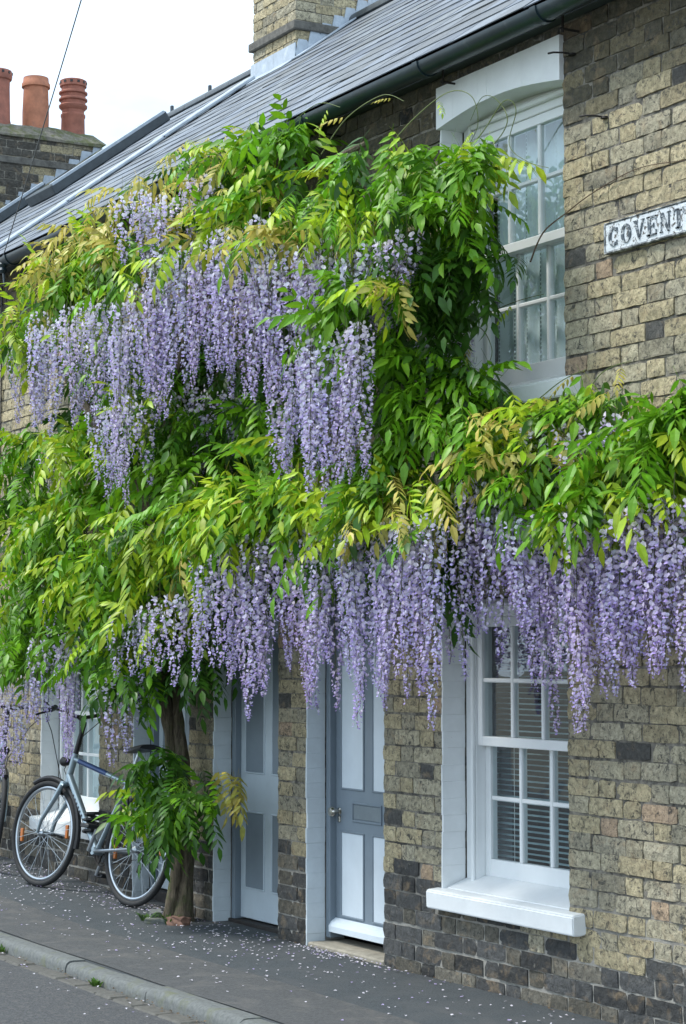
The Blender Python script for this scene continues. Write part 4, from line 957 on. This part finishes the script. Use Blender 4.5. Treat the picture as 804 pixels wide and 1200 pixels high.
# racemes
def petal(v, f, c, o, d, s, n, ln, wd, col, cup):
    b = len(v)
    v += [o, o + d*ln*.45 - s*wd + n*cup, o + d*ln*.5, o + d*ln*.45 + s*wd + n*cup, o + d*ln*.92 - s*wd*.55 + n*cup*.3, o + d*ln*.92 + s*wd*.55 + n*cup*.3]
    c += [tuple(x*.8 for x in col)] + [col]*5
    f += [(b, b+2, b+1), (b, b+3, b+2), (b+1, b+2, b+4), (b+2, b+3, b+5), (b+2, b+5, b+4)]
def raceme_geo(L_, r):
    v = []; f = []; c = []
    n = int(L_ * 145); ga_ = 2.39996; sway = r.uniform(-.03, .03), r.uniform(-.03, .03)
    wtop = r.uniform(.052, .068)
    for i in range(n):
        t = (i + r.random()) / n; z = -L_*t; w_ = wtop*(1 - t**1.25*.88)*(.85 + .3*r.random())
        if t < .06: w_ *= .5 + t*8
        a = i*ga_ + r.uniform(-.4, .4); rad = Vector((math.cos(a), math.sin(a), 0)); ax = Vector((sway[0]*t*t, sway[1]*t*t, z))
        if t > .95 and r.random() < .5: w_ *= .6
        o = ax + rad*w_ + Vector((0, 0, -.012 - .02*r.random())); s = Vector((-math.sin(a), math.cos(a), 0))
        mat_ = 1 - t; k = r.uniform(.85, 1.12); sz = (.7 + .42*min(1, mat_*1.5)) * r.uniform(.85, 1.15)
        white = max(0, min(1, .30 + .6*mat_ + r.uniform(-.28, .28)))
        ban = tuple((1-white)*p + white*q for p, q in zip((.66, .55, .86), (.93, .89, .94))); kee = tuple((1-white)*p + white*q for p, q in zip((.42, .31, .72), (.62, .54, .86)))
        # banner standing up and back, keel and wings below
        tw = r.uniform(-.5, .5); s = (s*math.cos(tw) + Vector((0,0,1))*math.sin(tw)); up = Vector((0, 0, 1)) + rad*r.uniform(-.1, .5); up.normalize()
        petal(v, f, c, o, up, s, rad, .020*sz, .0120*sz, tuple(x*k for x in ban), .004*sz)
        dn = (rad*.8 + Vector((0, 0, -.6 + r.uniform(-.3, .3)))).normalized()
        petal(v, f, c, o, dn, s, up, .018*sz, .0075*sz, tuple(x*k for x in kee), -.003*sz)
        b = len(v); nn = Vector((0,0,1)).cross(rad)*.0012                                   # pedicel
        v += [ax + nn, ax - nn, o - nn, o + nn]; c += [(.16, .15, .10)]*4; f.append((b, b+1, b+2, b+3))
    b = len(v)
    for i in range(7):
        t = i/6; p = Vector((sway[0]*t*t, sway[1]*t*t, -L_*1.0*t + .0)); q = .0024*(1 - .6*t); v += [p + Vector((q, 0, 0)), p + Vector((-q*.5, q*.87, 0)), p + Vector((-q*.5, -q*.87, 0))]; c += [(.13, .16, .06)]*3
    for i in range(6):
        for j in range(3): f.append((b+i*3+j, b+i*3+(j+1) % 3, b+i*3+3+(j+1) % 3, b+i*3+3+j))
    b = len(v); v += [Vector((.002, 0, 0)), Vector((-.002, 0, 0)), Vector((-.002, .0, .10)), Vector((.002, .0, .10))]; c += [(.13, .16, .06)]*4; f.append((b, b+1, b+2, b+3))
    return mkmesh('flower_raceme', v, f, M_PETAL, c)
RLEN = (.22, .32, .44, .56, .70, .85); RMESH = {L_: [raceme_geo(L_, LR) for _ in range(4)] for L_ in RLEN}
nr = 0
for x0, x1, t0, t1, b0, b1, n, Y in RACEMES:
    for i in range(n):
        if nr >= 298: break
        fx = (i + LR.uniform(.15, .85))/n; xx = x0 + (x1 - x0)*fx; e = 1 - abs(fx - .5)*.5
        zt = LR.uniform(min(t0, t1), max(t0, t1)); zb = LR.uniform(min(b0, b1), max(b0, b1)); zb = zt - (zt - zb)*LR.triangular(.66, 1.16, 1.08)
        ln = max(.18, zt - zb); L_ = min(RLEN, key=lambda q: abs(q - ln)); k = ln/L_
        o = link(bpy.data.objects.new('flower_raceme', LR.choice(RMESH[L_]))); o.parent = wis; o.matrix_parent_inverse = pm
        yy = min(-.09, Y + LR.uniform(-.07, .09)); o.location = (xx, yy, zt); o.scale = (LR.uniform(.9, 1.15),)*2 + (k,)
        o.rotation_euler = (LR.gauss(0, .05), LR.gauss(0, .05), LR.uniform(0, 6.28)); h = LR.uniform(-.06, .06); q = LR.uniform(.88, 1.06); o.color = (q + h, q, q + .02, 1); nr += 1

# trunk and branches
def wob(pts, rad, n=10, name='branch', mat=M_BARK, steps=5, amp=.02, par=wis):
    P = [Vector(p) for p in pts]; out_ = []; rr = []
    for i in range(len(P) - 1):
        p0, p1, p2, p3 = P[max(i-1, 0)], P[i], P[i+1], P[min(i+2, len(P)-1)]
        for k in range(steps):
            t = k/steps; out_.append(.5*((2*p1) + (p2-p0)*t + (2*p0-5*p1+4*p2-p3)*t*t + (-p0+3*p1-3*p2+p3)*t**3)); rr.append(rad[i]*(1-t) + rad[i+1]*t)
    out_.append(P[-1]); rr.append(rad[-1])
    m = MB(); m.tube(out_, rr, n); m.v = [Vector(v) + Vector((LR.gauss(0, amp), LR.gauss(0, amp), LR.gauss(0, amp)))*rr[min(len(rr)-1, i//n)] for i, v in enumerate(m.v)]
    return m.build(name, mat, par, smooth=True)
TX = -10.68; g0 = gz(TX, -.16)
tr = MB()
def strand(ph, tw, rr0, off):
    pts, rad = [], []
    for i in range(30):
        t = i/29; z = g0 - .05 + 1.62*t; a = ph + tw*t
        cx = TX - .015 + .035*math.sin(t*5 + .5) - .14*max(0, t - .62); cy = -.16 + .03*math.sin(t*4)
        flare = 1 + .75*math.exp(-t*16); pts.append((cx + off*flare*math.cos(a), cy + off*flare*math.sin(a), z)); rad.append(rr0*flare*(1 - .22*t)*(1 + .08*math.sin(t*23 + ph)))
    tr.tube(pts, rad, 12)
strand(.3, 2.6, .047, .030); strand(2.6, 2.4, .042, .032); strand(4.5, 3.0, .034, .036)
tr.v = [Vector(v) + Vector((LR.gauss(0, .0025), LR.gauss(0, .0025), 0)) for v in tr.v]
tr.build('trunk', M_BARK, wis, smooth=True)
wob([(TX + .03, -.16, .70), (TX + .10, -.17, .80), (TX + .085, -.18, .95)], [.05, .034, .012], name='stub')
for pts, rad in (([(-10.75, -.17, 1.5), (-10.6, -.22, 1.85), (-10.1, -.28, 2.05), (-9.2, -.3, 2.15), (-8.2, -.25, 2.25), (-7.0, -.2, 2.3), (-5.6, -.18, 2.32)], [.055, .05, .045, .036, .03, .022, .014]),
                 ([(-10.8, -.17, 1.5), (-10.9, -.2, 2.0), (-10.7, -.22, 2.8), (-10.2, -.25, 3.5), (-9.4, -.28, 3.9), (-8.4, -.25, 4.0)], [.055, .05, .042, .034, .026, .014]),
                 ([(-10.82, -.17, 1.5), (-11.4, -.25, 1.9), (-12.3, -.3, 2.1), (-13.4, -.28, 2.2), (-14.4, -.2, 2.2)], [.05, .045, .035, .026, .014]),
                 ([(-10.8, -.2, 2.2), (-11.6, -.25, 2.9), (-12.4, -.28, 3.5), (-13.2, -.25, 3.8)], [.04, .034, .025, .014]),
                 ([(-10.3, -.22, 3.2), (-10.9, -.3, 3.7), (-11.6, -.33, 4.0), (-12.3, -.3, 4.1)], [.03, .026, .02, .012])):
    wob(pts, rad, 8)
# thin green shoots and tendrils
def shoot(pts, r0=.0035, mat=M_STEM, leafs=0, pal='y', tip=.4):
    wob(pts, [r0*(1 - (1-tip)*i/(len(pts)-1)) for i in range(len(pts))], 5, 'tendril', mat, 8, 0)
    for i in range(leafs):
        t = (i + .7)/leafs*(len(pts)-1); a = int(min(t, len(pts)-1.001)); p = Vector(pts[a]).lerp(Vector(pts[a+1]), t - a)
        d = Vector((LR.gauss(0, .5), LR.uniform(-.8, -.2), LR.uniform(-.7, .1))).normalized(); s_ = Vector((0,0,1)).cross(d).normalized(); up = d.cross(s_)
        o = link(bpy.data.objects.new('young_leaf', LR.choice(LMESH[pal]))); parent(o, wis); Mx = Matrix((d, s_, up)).transposed()
        o.location = p; o.rotation_euler = Mx.to_euler(); ln = LR.uniform(.10, .17); o.scale = (ln,)*3
shoot([(-8.25, -.30, 3.85), (-8.0, -.24, 4.02), (-7.75, -.20, 4.10), (-7.6, -.17, 4.05), (-7.58, -.15, 3.92), (-7.68, -.14, 3.84)], leafs=2)
shoot([(-8.1, -.28, 3.62), (-7.85, -.2, 3.75), (-7.6, -.14, 3.86), (-7.45, -.1, 4.0), (-7.38, -.08, 3.95), (-7.42, -.09, 3.80), (-7.3, -.08, 3.70), (-7.15, -.07, 3.64)])
shoot([(-8.1, -.28, 3.70), (-7.8, -.2, 3.72), (-7.55, -.12, 3.80), (-7.42, -.10, 3.90), (-7.50, -.1, 4.02), (-7.62, -.1, 4.06), (-7.7, -.11, 3.97)])
shoot([(-8.05, -.2, 2.9), (-7.7, -.15, 3.02), (-7.4, -.1, 3.08), (-7.18, -.08, 3.09)], leafs=1)
shoot([(-8.0, -.2, 2.75), (-7.75, -.16, 2.95), (-7.6, -.14, 3.0), (-7.52, -.12, 2.88), (-7.6, -.13, 2.76)], leafs=2, pal='b')
shoot([(-8.7, -.33, 4.0), (-8.5, -.3, 4.14), (-8.25, -.25, 4.2), (-8.1, -.22, 4.14)], leafs=2, pal='b')
shoot([(-9.2, -.35, 4.0), (-9.05, -.33, 4.2), (-8.8, -.3, 4.28), (-8.6, -.28, 4.22)], leafs=2)
shoot([(-11.2, -.3, 4.2), (-11.0, -.1, 4.5), (-10.8, .1, 4.62), (-10.6, .22, 4.66)], leafs=4, pal='b')
shoot([(-11.7, -.3, 4.2), (-11.6, -.05, 4.5), (-11.4, .12, 4.62)], leafs=3, pal='b')
shoot([(-7.25, -.10, 3.24), (-7.18, -.08, 3.36), (-7.08, -.02, 3.44), (-6.9, -.016, 3.49), (-6.6, -.016, 3.53), (-6.3, -.016, 3.50)], .004, M_TWIG)
shoot([(-7.2, -.2, 2.55), (-7.0, -.13, 2.68), (-6.85, -.1, 2.72)], leafs=2, pal='b'); shoot([(-6.8, -.2, 2.52), (-6.7, -.14, 2.68), (-6.55, -.1, 2.72)], leafs=2, pal='b')
shoot([(-10.6, -.18, .75), (-10.42, -.2, .86), (-10.3, -.2, .84)], leafs=4, pal='b')

# ---------------------------------------------------------------- fallen petals, rubble and weeds at the foot
PV = []; PF = []; PC = []
def drop(X, y, sz):
    z = gz(X, y) + .006; a = LR.uniform(0, 6.28); n = len(PV); k = LR.uniform(.75, 1.1); q = LR.random()
    for i in range(5):
        b = a + i*1.2566; PV.append((X + sz*math.cos(b)*LR.uniform(.6, 1.1), y + sz*math.sin(b)*LR.uniform(.5, .9), z + LR.uniform(0, .006)))
    PV.append((X, y, z + .004)); PC.extend([tuple(k*v for v in ((.78, .75, .82) if q < .8 else (.52, .44, .72)))]*6)
    PF.extend([(n+i, n+(i+1) % 5, n+5) for i in range(5)])
for _ in range(1150):
    X = LR.uniform(-16, -6.4); y = -abs(LR.gauss(0, .42)) - .02
    if LR.random() < .22: y = -LR.uniform(.05, 1.08)
    if y < -1.08 or X > -8.4 and LR.random() < .55: continue
    drop(X, y, LR.uniform(.005, .012))
for cx, cy, sx, sy, n in ((-9.0, -.05, .35, .035, 130), (-11.3, -.10, .25, .07, 140), (-10.15, -.12, .3, .10, 60), (-12.4, -.2, .5, .12, 150), (-9.9, -.5, .4, .15, 60), (-13.6, -.25, .5, .15, 150)):
    for _ in range(n): drop(cx + LR.gauss(0, sx), max(-1.08, min(-.015, cy + LR.gauss(0, sy))), LR.uniform(.005, .012))
for _ in range(70):
    X, y = LR.uniform(-13, -8), LR.uniform(-1.7, -1.33); PVn = len(PV); drop(X, y, .009)
    for i in range(PVn, len(PV)): PV[i] = (PV[i][0], PV[i][1], PV[i][2] - .048)
fp = link(bpy.data.objects.new('fallen_petals', mkmesh('fallen_petals', PV, PF, M_PETAL, PC))); tag(fp, 'fallen pale lilac petals scattered over the asphalt pavement', 'petals', kind='stuff')
LV = []; LF = []; LC = []
for _ in range(520):
    q = LR.random()
    if q < .6: X, y = LR.uniform(-14, -7.6), LR.gauss(-1.345, .02); z = gz(X, -1.2) - .046
    else: X, y = LR.choice((LR.gauss(-11.15, .25), LR.uniform(-14, -6.4))), -abs(LR.gauss(0, .03)) - .012; z = gz(X, y)
    if q < .6 and y > -1.32: y = -1.323
    a = LR.uniform(0, 6.28); s = LR.uniform(.004, .012); n = len(LV); k = LR.uniform(.5, 1.4)
    for i in range(4): LV.append((X + s*math.cos(a + i*1.57)*(1 if i % 2 else .5), y + s*math.sin(a + i*1.57)*.7, z + .006 + LR.uniform(0, .006)))
    LF.append((n, n+1, n+2, n+3)); LC.extend([(.17*k, .125*k, .08*k)]*4)
tag(link(bpy.data.objects.new('dry_litter', mkmesh('dry_litter', LV, LF, M_PETAL, LC))), 'brown dry litter gathered in the kerb gutter and along the wall foot', 'litter', kind='stuff')
def rock(X, y, sx, sy, sz, rz, mat, lab, nm='brick_fragment'):
    bm = bmesh.new(); bmesh.ops.create_cube(bm, size=1); bmesh.ops.subdivide_edges(bm, edges=bm.edges[:], cuts=2, use_grid_fill=True)
    for p in bm.verts:
        q = p.co.copy(); p.co = Vector((q.x*sx, q.y*sy, q.z*sz)) * (1 - .18*q.length) + Vector((LR.gauss(0, .05)*sx, LR.gauss(0, .05)*sy, LR.gauss(0, .05)*sz))
    me = bpy.data.meshes.new(nm); bm.to_mesh(me); bm.free(); me.materials.append(mat); o = link(bpy.data.objects.new(nm, me))
    o.location = (X, y, gz(X, y) + sz*.40); o.rotation_euler = (LR.uniform(-.15, .15), LR.uniform(-.15, .15), rz); tag(o, lab, 'rubble')
M_FRAG = simple('red_brick_fragment', (.30, .17, .12), .95, 0, .35, 30, .6, .006)
rock(-10.50, -.23, .13, .09, .055, .5, M_FRAG, 'reddish broken brick lying right against the wisteria trunk')
rock(-10.60, -.30, .16, .05, .035, .9, M_KERB, 'flat grey stone sliver at the foot of the wisteria trunk', 'stone')
rock(-10.86, -.20, .10, .07, .045, -.3, M_KERB, 'pale stone lump between the wisteria trunk and the rear bicycle wheel', 'stone')
def tuft(X, y, n, h_, lab, dz=0):
    v = []; f = []; c = []
    for _ in range(n):
        a = LR.uniform(0, 6.28); r_ = LR.uniform(.0, .05); l = h_*LR.uniform(.4, 1); o = Vector((X + r_*math.cos(a), y + r_*math.sin(a)*.6, gz(X, y) + dz - .004)); d = Vector((math.cos(a)*.6, math.sin(a)*.6, 1)); s = Vector((-math.sin(a), math.cos(a), 0))*.007
        b = len(v); v += [o - s*.5, o + s*.5, o + d*l*.6 + s, o + d*l*.6 - s, o + d*l + Vector((math.cos(a)*l*.3, math.sin(a)*l*.3, -l*.1))]; f += [(b, b+1, b+2, b+3), (b+3, b+2, b+4)]; k = LR.uniform(.7, 1.3); c += [(.07*k, .15*k, .025*k)]*5
    tag(link(bpy.data.objects.new('weed', mkmesh('weed', v, f, M_LEAF, c))), lab, 'weed')
tuft(-10.56, -.26, 40, .08, 'small green weed growing by the broken brick at the trunk'); tuft(-10.74, -.31, 40, .07, 'small green weed in front of the wisteria trunk')
tuft(-10.35, -1.325, 34, .05, 'low weed in the kerb joint opposite the broken brick', -.05); tuft(-9.1, -1.325, 30, .045, 'low weed in the kerb gutter opposite the pale blue passage door', -.05)
